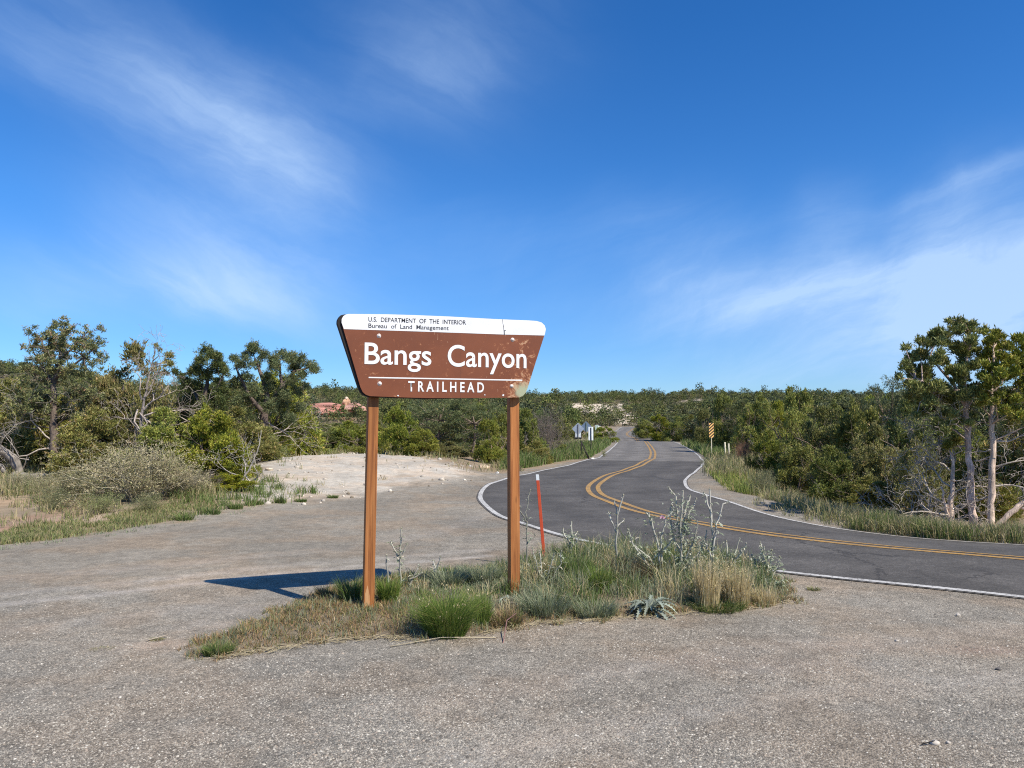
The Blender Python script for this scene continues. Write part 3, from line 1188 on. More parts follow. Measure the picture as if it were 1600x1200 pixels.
# ------------------------------------------------------------------ hand placed trees and bushes
J, Pn, B = 'juniper_tree', 'pinyon_pine', 'dry_bush'
TREES = [
    # left group
    ('jun_c', J, 18, 23, 600, 170, 'brownish green juniper at the left picture edge behind the fallen grey trunk'),
    ('jun_c', J, 205, 21.5, 546, 165, 'shaggy juniper with bare grey limbs right of the tall open pine'),
    ('jun_e', J, 150, 19.5, 640, 150, 'low scraggly juniper in front of the tall open pine trunk'),
    ('jun_c', J, 95, 24, 625, 130, 'olive juniper hugging the trunk of the tall open pine'),
    ('jun_a', J, 255, 18.0, 642, 130, 'bright green juniper just above the wide tan brush'),
    ('jun_d', J, 322, 18.5, 636, 135, 'bright green juniper between tan brush and the leaning dead limb'),
    ('pin_c', Pn, 275, 31, 585, 100, 'small dark pinyon behind the shaggy juniper'),
    ('jun_c', J, 375, 24, 640, 130, 'dull green juniper under the tallest dark pinyon'),
    ('jun_a', J, 418, 25, 668, 64, 'juniper at the left end of the pale sand bank'),
    ('jun_d', J, 352, 16.9, 738, 90, 'small low juniper bush beside the pale sand, with dead limb leaning over it'),
    ('jun_a', J, 384, 19.5, 704, 56, 'squat green juniper near the sand bank corner'),
    # behind the sand bank
    ('jun_b', J, 490, 36, 668, 95, 'yellow green juniper behind the rocks of the sand bank'),
    ('jun_a', J, 455, 40, 640, 80, 'dull juniper below the red rock, left of the sign'),
    ('jun_a', J, 545, 38, 660, 80, 'rounded juniper just left of the left sign post'),
    ('jun_b', J, 572, 35, 680, 44, 'narrow pointed juniper touching the left sign post'),
    ('jun_d', J, 622, 31, 632, 74, 'tall juniper just right of the left sign post'),
    ('pin_a', Pn, 690, 37, 622, 105, 'dark pinyon seen between the sign posts'),
    ('pin_c', Pn, 740, 36, 628, 90, 'dark tangled pinyon beside the right sign post'),
    ('jun_d', J, 655, 30, 668, 62, 'pointed juniper between the sign posts, above the sand'),
    ('jun_c', J, 705, 31, 690, 66, 'low juniper at the foot of the dark pinyon'),
    ('jun_b', J, 772, 30, 655, 62, 'green juniper just left of the right sign post'),
    ('jun_a', J, 822, 33, 642, 70, 'green juniper just right of the right sign post'),
    ('jun_d', J, 800, 36, 640, 70, 'juniper hidden mostly behind the right sign post'),
    ('brush_c', B, 856, 36, 655, 62, 'grey brown leafless bush left of the diamond signs'),
    ('jun_c', J, 838, 32, 690, 62, 'low juniper in front of the grey brown leafless bush'),
    ('jun_a', J, 872, 40, 690, 44, 'low juniper by the road edge left of the diamond signs'),
    ('jun_a', J, 880, 62, 655, 50, 'round juniper behind the diamond signs on the left'),
    ('jun_b', J, 946, 72, 667, 44, 'dark juniper beside the far road, right of the marker posts'),
    ('jun_d', J, 925, 92, 664, 34, 'juniper behind the slim white marker panel'),
    # beyond the crest, between the roads
    ('jun_d', J, 1005, 98, 655, 38, 'juniper in the fork between the crest and the far bend'),
    ('jun_b', J, 1028, 92, 649, 48, 'birch green juniper with pale limbs beyond the crest'),
    ('jun_a', J, 1058, 88, 652, 42, 'round juniper beyond the crest, left of the striped marker'),
    ('jun_c', J, 1080, 80, 650, 40, 'dark juniper at the crest just left of the striped marker'),
    # right mass
    ('jun_b', J, 1101, 54, 640, 42, 'slim juniper directly behind the striped marker'),
    ('jun_b', J, 1132, 46, 618, 58, 'tall pointed juniper with pale stems right of the striped marker'),
    ('pin_c', Pn, 1158, 44, 628, 56, 'tangled pinyon above the rust coloured bush'),
    ('jun_d', J, 1188, 36, 618, 84, 'big dense juniper at the left end of the right hand thicket'),
    ('jun_b', J, 1235, 31, 610, 86, 'pointed juniper, highest of the dense row right of the road'),
    ('jun_a', J, 1200, 26.5, 676, 66, 'low round juniper at the verge behind the bright green grass'),
    ('jun_a', J, 1285, 25, 640, 100, 'broad yellow green juniper in the middle of the right hand thicket'),
    ('jun_d', J, 1240, 23, 690, 80, 'squat juniper throwing shade on the verge'),
    ('jun_d', J, 1335, 21, 628, 108, 'dense green juniper left of the rounded pinyon top'),
    ('pin_b', Pn, 1386, 24, 596, 98, 'rounded dark pinyon rising behind the right hand thicket'),
    ('jun_a', J, 1295, 19.2, 700, 90, 'low juniper at the road edge in the shade, middle of the thicket'),
    ('jun_c', J, 1370, 17, 668, 110, 'olive juniper with a bare bleached limb at its front'),
    ('jun_a', J, 1420, 17.5, 628, 110, 'dense juniper behind the left side of the tall bare trunk pair'),
    ('jun_e', J, 1432, 15.0, 690, 100, 'twiggy juniper left of the tall bare trunks'),
    ('jun_d', J, 1498, 18.0, 650, 120, 'dense juniper seen between and behind the tall bare trunks'),
    ('jun_c', J, 1575, 16.5, 655, 130, 'juniper behind the right bare trunk at the picture edge'),
    ('jun_a', J, 1650, 15.5, 610, 140, 'juniper just past the right picture edge'),
    ('jun_e', J, 1540, 13.9, 745, 100, 'low twiggy juniper at the foot of the bare trunks'),
    ('jun_e', J, 1350, 15.9, 745, 100, 'low dark twiggy juniper along the verge left of the bare trunks'),
    ('rust', B, 1162, 32, 690, 20, 'small rust coloured dead bush at the verge'),
    ('rust', B, 1153, 34, 694, 18, 'second rust tinted dead bush beside the pale posts'),
    # shrubs in front on the left
    ('brush_a', B, 215, 14.9, 716, 195, 'wide tan dry brush in front of the left junipers'),
    ('brush_b', B, 120, 15.6, 742, 120, 'grey green brush left of the wide tan brush'),
    ('brush_a', B, 275, 15.8, 736, 90, 'tan brush at the right end of the dry thicket'),
    ('brush_c', B, 318, 16.6, 742, 60, 'dark purplish bare bush beside the low juniper'),
    ('brush_b', B, 40, 17.0, 745, 70, 'small olive bush in front of the fallen grey trunk'),
    ('sage', 'sagebrush', 165, 13.4, 775, 80, 'grey green sage clump below the tan brush'),
    ('sage', 'sagebrush', 235, 13.5, 782, 60, 'short sage clump at the foot of the tan brush'),
    ('sage', 'sagebrush', 95, 14.0, 768, 70, 'low sage clump above the reddish dirt'),
    ('sage', 'sagebrush', 1190, 19.0, 742, 50, 'green sage clump by the shaded verge'),
    ('sage', 'sagebrush', 1125, 26.5, 722, 40, 'dark green clump beside the inside of the bend'),
    ('sage', 'sagebrush', 1103, 30, 722, 22, 'small round dark bush at the road edge below the striped marker'),
    ('sage', 'sagebrush', 943, 41, 708, 10, 'tiny dark bush at the white line near the left road edge'),
]
for (kind, name, px, D, yt, wp, lab) in TREES:
    if px > 1250 and D < 18.5:
        D += 2.6
    cat = {'juniper_tree': 'juniper', 'pinyon_pine': 'pine', 'dry_bush': 'bush', 'sagebrush': 'sagebrush'}[name]
    plant_px(kind, name, px, D, yt, wp, lab, cat)

# ---- hero trees traced limb by limb
def traced_tree(name, label, cat, base_px, D, trunks, blobs, pal, ntuft, L, bark, dead, seed, depth_r=0.5, nb=8, upn=0.7, spread=0.5, bark_r=1.0, cluster=0, fine=False):
    """trunks: picture polylines with radii; blobs: (px, py, radius px); all set back to depth D and given real thickness"""
    rg = np.random.default_rng(seed)
    bx = (base_px - 800) / FPX * D
    bz = gz(bx, D)
    t = empty(name, (bx, D, bz), label, cat)

    def loc(px, py, dy=0.0):
        x, y, z = at_depth(px, py, D + dy)
        return np.array([x - bx, y - D, z - bz])
    wood, crown, dg = Geo(), Geo(), Geo()
    tops = []
    for tr in trunks:
        pts = [loc(p[0], p[1], p[3] if len(p) > 3 else 0) for p in tr]
        rad = [p[2] / FPX * D for p in tr]
        pts = np.array(pts)
        k = np.linspace(0, len(pts) - 1, (len(pts) - 1) * 4 + 1)
        P3 = np.stack([np.interp(k, np.arange(len(pts)), pts[:, i]) for i in range(3)], 1)
        P3[1:-1] += rg.normal(size=(len(P3) - 2, 3)) * 0.010
        wood.tube(P3, np.interp(k, np.arange(len(pts)), rad) * rg.uniform(0.88, 1.12, len(k)), 8, np.array(bark) * rg.uniform(0.75, 1.15, (len(k), 1)))
        tops.append(P3)
    allp = np.concatenate(tops)
    BL = []
    for (px, py, r) in blobs:
        rr = r / FPX * D
        for s in range(4 if fine else 3):
            dy = rg.uniform(-1, 1) * depth_r
            sp_ = 0.55 if fine else 0.3
            c = loc(px + rg.normal() * r * sp_, py + rg.normal() * r * sp_, dy)
            q = rr * rg.uniform(0.6, 1.0)
            if s == 0:
                q0 = allp[np.argmin(np.linalg.norm(allp - (c - [0, 0, 0.25]), axis=1))]
                m = (q0 + c) / 2 + rg.normal(size=3) * 0.05
                wood.tube([q0, m, c], [0.018, 0.012, 0.005], 4, np.array(bark) * 0.75)
            if cluster:
                # open crown of separate little tufts
                for _ in range(cluster):
                    cc = c + rg.normal(size=3) * q * 0.85
                    BL.append((*cc, q * 0.24, q * 0.24, q * 0.27))
            else:
                f_ = 0.57 if fine else 0.86
                BL.append((*c, q * f_, q * f_, q * f_ * 1.3))
    crown_from_blobs(crown, BL, ntuft, rg, pal, L, 0.13, nb, upn, spread, shell=0.45)
    segs = []
    for (px, py, dx, dz, ln, r, dep) in dead:
        limb(loc(px, py, rg.uniform(-0.05, 0.05)), (dx, rg.uniform(-0.5, 0.3), dz), ln / FPX * D, r / FPX * D, dep, rg, segs, nseg=5, bend=0.26, up=0.0, fork=3)
    for p, r in segs:
        dg.tube(p, np.maximum(r, 0.003), 4, np.array((0.46, 0.40, 0.33)) * rg.uniform(0.7, 1.15))
    parts = [('trunk', wood, M_bark), ('crown', crown, M_leaf), ('dead_wood', dg, M_bark)]
    for nm, gg, mt in parts:
        if gg.n:
            link(nm, gg.mesh(nm, mt), t)
    return t


rg = np.random.default_rng(77)
PALE_BARK = (0.68, 0.52, 0.38)
# two tall junipers with bare trunks on the right
dead1 = [(1520, 700, -1, 0.25, 62, 1.6, 3), (1522, 720, 1, 0.3, 38, 1.5, 2), (1520, 745, -1, -0.1, 70, 1.6, 3), (1524, 760, 1, 0.2, 30, 1.4, 2), (1514, 680, -1, 0.5, 60, 1.5, 3), (1518, 790, -1, 0.0, 50, 1.4, 3),
         (1516, 660, 1, 0.2, 30, 1.2, 2), (1512, 650, -1, 0.1, 50, 1.2, 3), (1521, 805, -1, 0.3, 40, 1.3, 3)]
traced_tree('juniper_tree', 'tall juniper with pale bare trunk and ragged dark crown, left of the trunk pair', 'juniper', 1522, 13.9,
            [[(1524, 838, 6.4), (1519, 800, 5.6), (1516, 745, 4.8), (1513, 690, 4.2), (1510, 640, 3.6), (1508, 595, 2.8), (1512, 550, 1.8), (1516, 520, 1.0)],
             [(1511, 640, 3.0), (1490, 600, 2.2, 0.1), (1465, 570, 1.4, 0.15), (1440, 548, 0.8, 0.2)],
             [(1509, 610, 2.2), (1470, 610, 1.6, -0.1), (1430, 590, 0.8, -0.2)]],
            [(1514, 515, 10), (1520, 535, 13), (1510, 555, 15), (1492, 522, 9), (1475, 530, 13), (1455, 540, 14), (1440, 555, 13), (1425, 572, 11), (1416, 572, 7), (1424, 595, 13), (1445, 590, 15),
             (1470, 565, 15), (1490, 552, 14), (1490, 585, 16), (1465, 605, 17), (1440, 618, 14), (1512, 588, 14), (1525, 570, 11), (1500, 615, 15), (1478, 628, 15), (1452, 640, 13), (1524, 612, 10), (1492, 645, 10), (1520, 640, 8), (1425, 625, 9), (1432, 652, 9), (1462, 662, 10), (1480, 672, 8), (1447, 600, 7), (1500, 508, 5), (1484, 508, 5), (1463, 520, 5), (1530, 515, 5), (1416, 545, 5), (1408, 590, 5), (1535, 590, 8), (1505, 660, 8)],
            PAL_JUN * 1.15, 6200, 0.078, PALE_BARK, dead1, 501, 0.55, 9, 1.0, 0.45, fine=True)
dead2 = [(1552, 690, 1, 0.45, 50, 1.6, 3), (1552, 705, -1, 0.3, 32, 1.4, 2), (1551, 730, 1, 0.05, 48, 1.6, 3), (1550, 760, 1, 0.3, 46, 1.5, 3), (1549, 775, -1, -0.1, 30, 1.3, 2), (1550, 655, 1, 0.6, 45, 1.5, 3),
         (1549, 800, 1, 0.35, 50, 1.6, 3), (1547, 815, -1, 0.2, 30, 1.4, 3), (1552, 670, -1, 0.5, 34, 1.2, 2)]
traced_tree('juniper_tree', 'tall juniper with pale peeling trunk nearest the right picture edge', 'juniper', 1549, 13.6,
            [[(1547, 843, 6.0), (1548, 800, 5.0), (1550, 745, 4.6), (1551, 700, 4.0), (1549, 650, 3.2), (1549, 600, 2.4), (1552, 560, 1.4), (1553, 535, 0.9)],
             [(1548, 830, 5.0), (1565, 815, 4.4, -0.1), (1585, 795, 4.0, -0.15), (1612, 775, 3.2, -0.2)],
             [(1590, 792, 2.6, -0.1), (1605, 798, 2.2, -0.15), (1640, 800, 1.2, -0.2)]],
            [(1553, 530, 10), (1545, 548, 9), (1560, 548, 12), (1573, 545, 8), (1575, 565, 11), (1545, 572, 12), (1560, 580, 14), (1540, 595, 10), (1575, 592, 11), (1550, 610, 13), (1592, 560, 11), (1600, 580, 13),
             (1598, 605, 12), (1612, 545, 13), (1615, 600, 15), (1585, 625, 12), (1560, 628, 10), (1625, 570, 16), (1590, 530, 8), (1605, 650, 12), (1575, 650, 9), (1620, 630, 14), (1540, 520, 5), (1566, 528, 5), (1535, 625, 7)],
            PAL_JUN * 1.15, 5200, 0.078, PALE_BARK, dead2, 502, 0.55, 9, 1.0, 0.45, fine=True)
dead3 = [(1485, 790, -1, 0.35, 70, 2.0, 3), (1486, 775, 1, 0.4, 30, 1.5, 3), (1485, 760, -1, 0.6, 60, 1.6, 3), (1488, 740, 0.6, 1, 50, 1.5, 3), (1484, 735, -0.5, 1, 60, 1.5, 3), (1484, 805, -1, 0.1, 80, 1.7, 3), (1487, 720, 0.3, 1, 50, 1.3, 3),
         (1484, 812, -1, 0.6, 50, 1.5, 3), (1482, 815, 1, 0.4, 45, 1.5, 3), (1486, 750, 1, 0.1, 30, 1.3, 2)]
traced_tree('dead_tree', 'stubby dead juniper snag bristling with bleached twigs beside the tall bare trunks', 'dead tree', 1487, 14.0,
            [[(1486, 832, 5.2), (1485, 800, 4.4), (1488, 760, 3.2), (1490, 720, 2.2), (1487, 690, 1.2)], [(1484, 820, 3.0), (1478, 790, 2.4), (1470, 760, 1.4)]], [(1482, 700, 7), (1495, 690, 6)], PAL_OLD, 160, 0.07, PALE_BARK, dead3, 503, 0.2)
dead4 = [(1432, 822, -0.4, 1, 42, 1.8, 2), (1432, 822, 0.05, 1, 50, 1.8, 3), (1433, 820, -1, 0.5, 50, 1.5, 3), (1434, 818, 1, 0.6, 40, 1.4, 3), (1434, 810, 0.5, 1, 60, 1.3, 3), (1430, 815, -1, 1, 60, 1.3, 3)]
traced_tree('dead_tree', 'small forked dead stem at the verge, left of the snag', 'dead tree', 1433, 14.6, [[(1433, 832, 2.6), (1432, 812, 2.2), (1433, 795, 1.6)]], [(1436, 805, 3)], PAL_OLD, 40, 0.06, (0.42, 0.37, 0.31), dead4, 504, 0.15)

# tall open pine on the left
deadL = [(84, 690, -1, 0.0, 80, 1.4, 3), (84, 680, 1, 0.1, 60, 1.3, 3), (86, 672, 1, 0.5, 60, 1.2, 3), (82, 700, -1, -0.2, 90, 1.5, 3), (86, 700, 1, -0.3, 60, 1.3, 3), (84, 600, -1, 0.2, 40, 0.9, 3), (84, 590, 1, 0.3, 50, 0.9, 3), (84, 660, -1, 0.4, 60, 1.0, 3)]
traced_tree('pinyon_pine', 'tall open crowned pine with separate leaf tufts against the sky at the far left', 'pine', 86, 20.5,
            [[(88, 752, 8.0), (86, 720, 7.0), (84, 680, 6.0), (84, 640, 4.8), (84, 600, 4.0), (92, 570, 2.6), (98, 540, 1.6), (96, 515, 0.8)],
             [(84, 600, 3.0), (66, 575, 1.8, 0.3), (50, 545, 0.9, 0.4)], [(86, 592, 2.6), (115, 570, 1.6, -0.3), (150, 545, 0.8, -0.4)], [(90, 575, 2.0), (70, 545, 1.2, -0.3), (60, 525, 0.6, -0.3)], [(95, 560, 1.8), (120, 535, 1.0, 0.2), (135, 520, 0.5, 0.2)]],
            [(97, 510, 7), (80, 520, 10), (110, 520, 10), (132, 520, 9), (157, 515, 5), (60, 530, 11), (45, 520, 5), (42, 545, 6), (90, 538, 13), (120, 540, 13), (145, 542, 9), (70, 550, 13), (55, 565, 11), (42, 580, 7), (100, 560, 13), (130, 560, 10), (155, 562, 7), (80, 575, 12),
             (60, 590, 9), (110, 580, 12), (135, 580, 8), (95, 592, 8), (45, 572, 6), (158, 535, 4), (40, 620, 12), (70, 612, 12), (110, 612, 12), (140, 622, 12), (60, 640, 13), (100, 640, 13), (130, 650, 12), (30, 650, 12), (80, 655, 10), (20, 630, 10)],
            np.array([(0.19, 0.20, 0.07), (0.14, 0.165, 0.06), (0.24, 0.225, 0.09), (0.09, 0.12, 0.05), (0.32, 0.20, 0.11)]), 3600, 0.095, (0.16, 0.12, 0.09), deadL, 505, 0.8, 8, 0.3, 0.85, 1.0, 5)
traced_tree('pinyon_pine', 'dark pinyon pine with rounded top, left of the wide flat topped one', 'pine', 318, 29, [[(318, 740, 6), (320, 690, 5.5), (318, 650, 4.6), (322, 610, 3.5), (325, 575, 1.5)], [(319, 640, 3), (300, 610, 2, 0.4), (288, 592, 1, 0.6)], [(320, 630, 3), (340, 605, 2, -0.4), (350, 582, 1, -0.5)]],
            [(325, 562, 14), (340, 560, 8), (312, 572, 12), (335, 575, 12), (350, 580, 10), (300, 585, 12), (322, 592, 14), (345, 600, 12), (305, 610, 13), (335, 620, 14), (320, 640, 14), (350, 635, 12), (295, 630, 12), (310, 655, 12), (340, 655, 12), (285, 590, 8), (275, 583, 6), (290, 600, 9)],
            PAL_PIN, 5600, 0.09, (0.16, 0.12, 0.09), [(318, 660, -1, -0.1, 60, 1.2, 3), (320, 670, 1, 0.0, 60, 1.2, 3)], 508, 0.9, 8, 0.35, 0.8)
traced_tree('pinyon_pine', 'widest dark pinyon pine with flat layered top, reaching toward the sign over the red rock', 'pine', 420, 30, [[(415, 745, 8), (418, 700, 7), (412, 660, 6), (418, 620, 4.5), (410, 590, 3), (398, 560, 1.4)], [(417, 640, 4), (440, 605, 3, 0.3), (460, 580, 2, 0.5), (485, 575, 1, 0.6)], [(416, 650, 4), (390, 620, 3, -0.4), (375, 590, 2, -0.5), (368, 570, 1, -0.5)], [(440, 605, 2.4, 0.3), (438, 580, 1.6, 0.2), (438, 560, 0.8)]],
            [(397, 550, 12), (385, 562, 12), (375, 570, 10), (365, 565, 8), (410, 560, 12), (425, 565, 10), (438, 556, 11), (455, 560, 13), (470, 562, 12), (485, 572, 12), (492, 582, 8), (430, 578, 11), (460, 580, 13), (475, 592, 12), (450, 598, 12), (440, 612, 10), (400, 575, 9), (385, 592, 10),
             (370, 605, 13), (395, 612, 15), (420, 608, 12), (445, 630, 14), (465, 615, 10), (400, 635, 16), (375, 630, 14), (425, 645, 14), (360, 650, 14), (390, 660, 14), (450, 655, 12), (470, 640, 10), (415, 590, 9), (480, 605, 8)],
            PAL_PIN, 9000, 0.09, (0.16, 0.12, 0.09), [(415, 670, -1, -0.1, 70, 1.2, 3), (418, 660, 1, -0.1, 70, 1.2, 3), (414, 680, 1, 0.3, 60, 1.2, 3)], 509, 1.0, 8, 0.35, 0.8)
# bare crooked top of the shaggy juniper with a few tufts
deadM = [(225, 640, 0.2, 1, 50, 1.8, 3), (222, 625, -0.5, 1, 45, 1.5, 3), (225, 650, 1, 0.3, 60, 1.6, 3), (222, 650, 1, -0.4, 70, 1.6, 3), (218, 645, 0.5, -1, 60, 1.5, 3), (215, 640, 0.1, -1, 55, 1.5, 3), (212, 650, -0.6, -0.8, 50, 1.4, 3), (228, 620, 0.8, 0.9, 60, 1.2, 3), (220, 655, -1, 0.1, 50, 1.3, 3)]
traced_tree('dead_tree', 'tangle of drooping grey dead limbs in the shaggy juniper on the left', 'dead tree', 222, 19.3, [[(225, 760, 3.5), (222, 700, 3.0), (220, 650, 2.4), (228, 610, 1.5), (237, 570, 0.8), (243, 548, 0.5)]],
            [(262, 560, 7), (266, 572, 6), (243, 542, 3), (250, 548, 3), (258, 585, 5)], PAL_OLD, 170, 0.08, (0.30, 0.26, 0.22), deadM, 506, 0.25)
deadN = [(400, 760, -0.6, 1, 60, 1.4, 2), (398, 750, 0.8, 0.5, 40, 1.2, 3), (380, 745, -1, 0.6, 50, 1.2, 3)]
traced_tree('dead_tree', 'leaning bleached dead limb at the left corner of the sand bank', 'dead tree', 372, 17.4, [[(368, 772, 2.2), (378, 752, 1.8), (392, 728, 1.4), (404, 700, 0.9), (408, 672, 0.5)]], [(405, 672, 3)], PAL_OLD, 30, 0.06, (0.42, 0.37, 0.30), deadN, 507, 0.1)


# fallen trunk at the left edge
def fallen_trunk():
    D = 19.5
    bx, by = (10 - 800) / FPX * D, D
    t = empty('fallen_trunk', (bx, by, gz(bx, by)), 'grey weathered fallen trunk arching over the ground at the left edge', 'log')
    rg = np.random.default_rng(61)
    gd, tw = Geo(), Geo()
    def loc(px, py, dy=0):
        x, y, z = at_depth(px, py, D + dy)
        return np.array([x - bx, y - by, z - gz(bx, by)])
    for pl in ([(-40, 690, 7), (-5, 700, 7.5), (18, 712, 7), (30, 735, 6), (34, 752, 5)], [(-20, 725, 4), (2, 728, 4), (10, 742, 3)], [(20, 742, 6), (50, 745, 6), (80, 744, 5)]):
        P3 = np.array([loc(a, b, 0.1 * i) for i, (a, b, c) in enumerate(pl)])
        k = np.linspace(0, len(pl) - 1, len(pl) * 4)
        Q = np.stack([np.interp(k, range(len(pl)), P3[:, i]) for i in range(3)], 1) + rg.normal(size=(len(k), 3)) * 0.012
        gd.tube(Q, np.interp(k, range(len(pl)), [c / FPX * D for a, b, c in pl]) * rg.uniform(0.85, 1.15, len(k)), 8, np.array((0.30, 0.27, 0.235)) * rg.uniform(0.6, 1.2, (len(k), 1)), True)
    segs = []
    for px in (0, 10, 20, 30, 5, 45):
        limb(loc(px, 705 + px * 0.3), (rg.uniform(-1, 1), rg.uniform(-0.5, 0), rg.uniform(-0.1, 0.9)), 0.9, 0.018, 3, rg, segs, bend=0.35, up=0)
    for p, r in segs:
        tw.tube(p, np.maximum(r, 0.003), 3, np.array(GREYWOOD) * rg.uniform(0.7, 1.1))
    link('log', gd.mesh('log', M_bark), t)
    link('twigs', tw.mesh('twigs', M_bark), t)


fallen_trunk()

# ------------------------------------------------------------------ scattered trees, nearest as individuals, the rest as one wood
FARK = [(401, PAL_JUN, 0.5), (402, PAL_JUN * 0.9, 0.8), (403, PAL_PIN, 0.45), (404, PAL_OLD, 0.6), (405, PAL_PIN * 1.1, 0.6), (406, PAL_JUN * 0.8, 0.5)]
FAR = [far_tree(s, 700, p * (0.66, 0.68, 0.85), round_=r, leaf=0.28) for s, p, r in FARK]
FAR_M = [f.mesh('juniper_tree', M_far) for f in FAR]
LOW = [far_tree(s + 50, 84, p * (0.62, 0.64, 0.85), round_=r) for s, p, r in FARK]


def far_field():
    rg = np.random.default_rng(9)
    cand = []
    # near belts behind the hand placed rows, then out over the hills
    n = 42000
    r = np.sqrt(rg.uniform(30 ** 2, 560 ** 2, n))
    a = np.radians(rg.uniform(-42, 42, n))
    x, y = r * np.sin(a), r * np.cos(a)
    pxl = x / y * FPX + 800
    rd = road_dist(x, y)
    keep = np.abs(rd) > 4.8
    keep &= ~((pxl < 1150) & (pxl > 838) & (r < 75))
    keep &= ~((x > -6) & (x < 4) & (y < 42))
    keep &= ~((pxl < 480) & (r < 34))
    keep &= ~((pxl > 1130) & (r < 50) & (y < 42))
    # sight line to the road beyond the crest stays open
    keep &= ~((pxl > 905) & (pxl < 1016) & (r < 172) & (np.abs(rd) < 60) & ~((r > 95) & (pxl > 1012)))
    keep &= ~((np.abs(x - 8.6) < 4.5) & (np.abs(y - 84) < 13))
    Cc, _ = ground_colour(x, y)
    bare = Cc[:, 0] > 0.31
    keep &= ~(bare & (rg.uniform(size=n) > 0.10 + 0.25 * (waves(x, y, 12, 91) > 0.5)))
    dens = 0.62 + 0.5 * waves(x, y, 60, 61) + 0.45 * waves(x, y, 24, 62)
    keep &= rg.uniform(size=n) < np.clip(dens, 0.06, 1)
    x, y, r, rd, pxl = x[keep], y[keep], r[keep], rd[keep], pxl[keep]
    # thin out: no two closer than about 2.6 m
    cell = {}
    sel = []
    for i in range(len(x)):
        cs = 2.4 if r[i] < 160 else 2.9
        c = (int(x[i] // cs), int(y[i] // cs))
        if c in cell:
            continue
        cell[c] = 1
        sel.append(i)
    sel = np.array(sel)
    x, y, r, pxl = x[sel], y[sel], r[sel], pxl[sel]
    z = H(x, y)
    order = np.argsort(r)
    x, y, z, r, pxl = x[order], y[order], z[order], r[order], pxl[order]
    nind = 200
    ind = 0
    names = {0: 'juniper', 1: 'juniper', 2: 'pinyon', 3: 'juniper', 4: 'pinyon', 5: 'juniper'}
    Vs, Fs, Cs, cnt = [], [], [], 0
    for i in range(len(x)):
        k = int(rg.integers(0, 6))
        W = rg.uniform(2.0, 4.4) * (1.5 if rg.uniform() < 0.06 else 1)
        h = W * rg.uniform(0.7, 1.15)
        capy = np.interp(pxl[i], [0, 280, 300, 465, 470, 580, 590, 860, 870, 1000, 1150, 1300, 1600], [600, 596, 585, 585, 664, 664, 634, 634, 640, 640, 636, 622, 610])
        if r[i] < 190:
            h = min(h, at_depth(pxl[i], capy, y[i])[2] - z[i])
            if h < 0.9:
                continue
            W = min(W, h * 1.6)
        if 905 < pxl[i] < 1100 and r[i] < 330:
            h *= 0.72
        az = rg.uniform(0, math.tau)
        if r[i] < 66:
            nm = 'juniper_tree' if k not in (2, 4) else 'pinyon_pine'
            side = 'left of the road' if pxl[i] < 960 else 'right of the road'
            plant(['jun_a', 'jun_b', 'pin_a', 'jun_c', 'pin_c', 'jun_d'][k], nm, (x[i], y[i], z[i] - 0.05), W, h, '%s mostly hidden in the thicket behind the front row, %s' % ('green juniper' if k not in (2, 4) else 'dark pinyon', side),
                  'juniper' if k not in (2, 4) else 'pine', '%ss hidden in the thicket %s' % ('juniper' if k not in (2, 4) else 'pinyon', side), az)
            ind += 1
        elif ind < nind:
            ind += 1
            o = link('juniper_tree' if names[k] == 'juniper' else 'pinyon_pine', FAR_M[k])
            o.location = (x[i], y[i], z[i] - 0.05)
            o.rotation_euler = (0, 0, az)
            o.scale = (W / 3, W / 3, h / 3.2)
            side = 'left of the road' if pxl[i] < 960 else 'right of the road'
            band = 'low woodland' if r[i] < 110 else 'hillside woodland'
            set_props(o, 'small %s %s tree among many alike in the %s %s' % ('dark' if k in (2, 4) else 'green', names[k], band, side), names[k] if names[k] == 'juniper' else 'pine', '%ss in the %s %s' % (names[k], band, side))
        else:
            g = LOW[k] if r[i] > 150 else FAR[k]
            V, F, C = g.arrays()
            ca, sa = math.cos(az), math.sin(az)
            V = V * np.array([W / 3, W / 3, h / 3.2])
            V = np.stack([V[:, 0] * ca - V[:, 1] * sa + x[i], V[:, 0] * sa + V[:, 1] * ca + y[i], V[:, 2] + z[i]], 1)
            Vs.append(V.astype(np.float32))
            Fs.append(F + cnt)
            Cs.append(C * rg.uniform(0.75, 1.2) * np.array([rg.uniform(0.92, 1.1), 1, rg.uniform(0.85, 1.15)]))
            cnt += len(V)
    me = mesh_from('distant_woodland', np.concatenate(Vs), np.concatenate(Fs), np.concatenate(Cs), (M_far,))
    o = link('distant_woodland', me)
    set_props(o, 'distant juniper and pinyon woodland covering the hills to the skyline', 'woodland', kind='stuff')
    print('far trees', len(x), 'tris', sum(len(f) for f in Fs))


far_field()

# ------------------------------------------------------------------ trailhead sign
SA = R(20)
SU = np.array([math.cos(SA), math.sin(SA), 0])
SN = np.array([math.sin(SA), -math.cos(SA), 0])           # towards the reader
PL = np.array([-1.235, 6.56, 0.0])                         # left post
PR = PL + SU * 1.325
POST = 0.092


def sign_local(px, py, off=0.0):
    """where a picture ray meets the face plane: (along, up)"""
    d = np.array(ray(px, py))
    o = np.array([0, 0, EYE])
    p0 = PL + SN * (POST / 2 + 0.074 + off)
    t = np.dot(p0 - o, SN) / np.dot(d, SN)
    q = o + d * t
    return float(np.dot(q - PL, SU)), float(q[2])


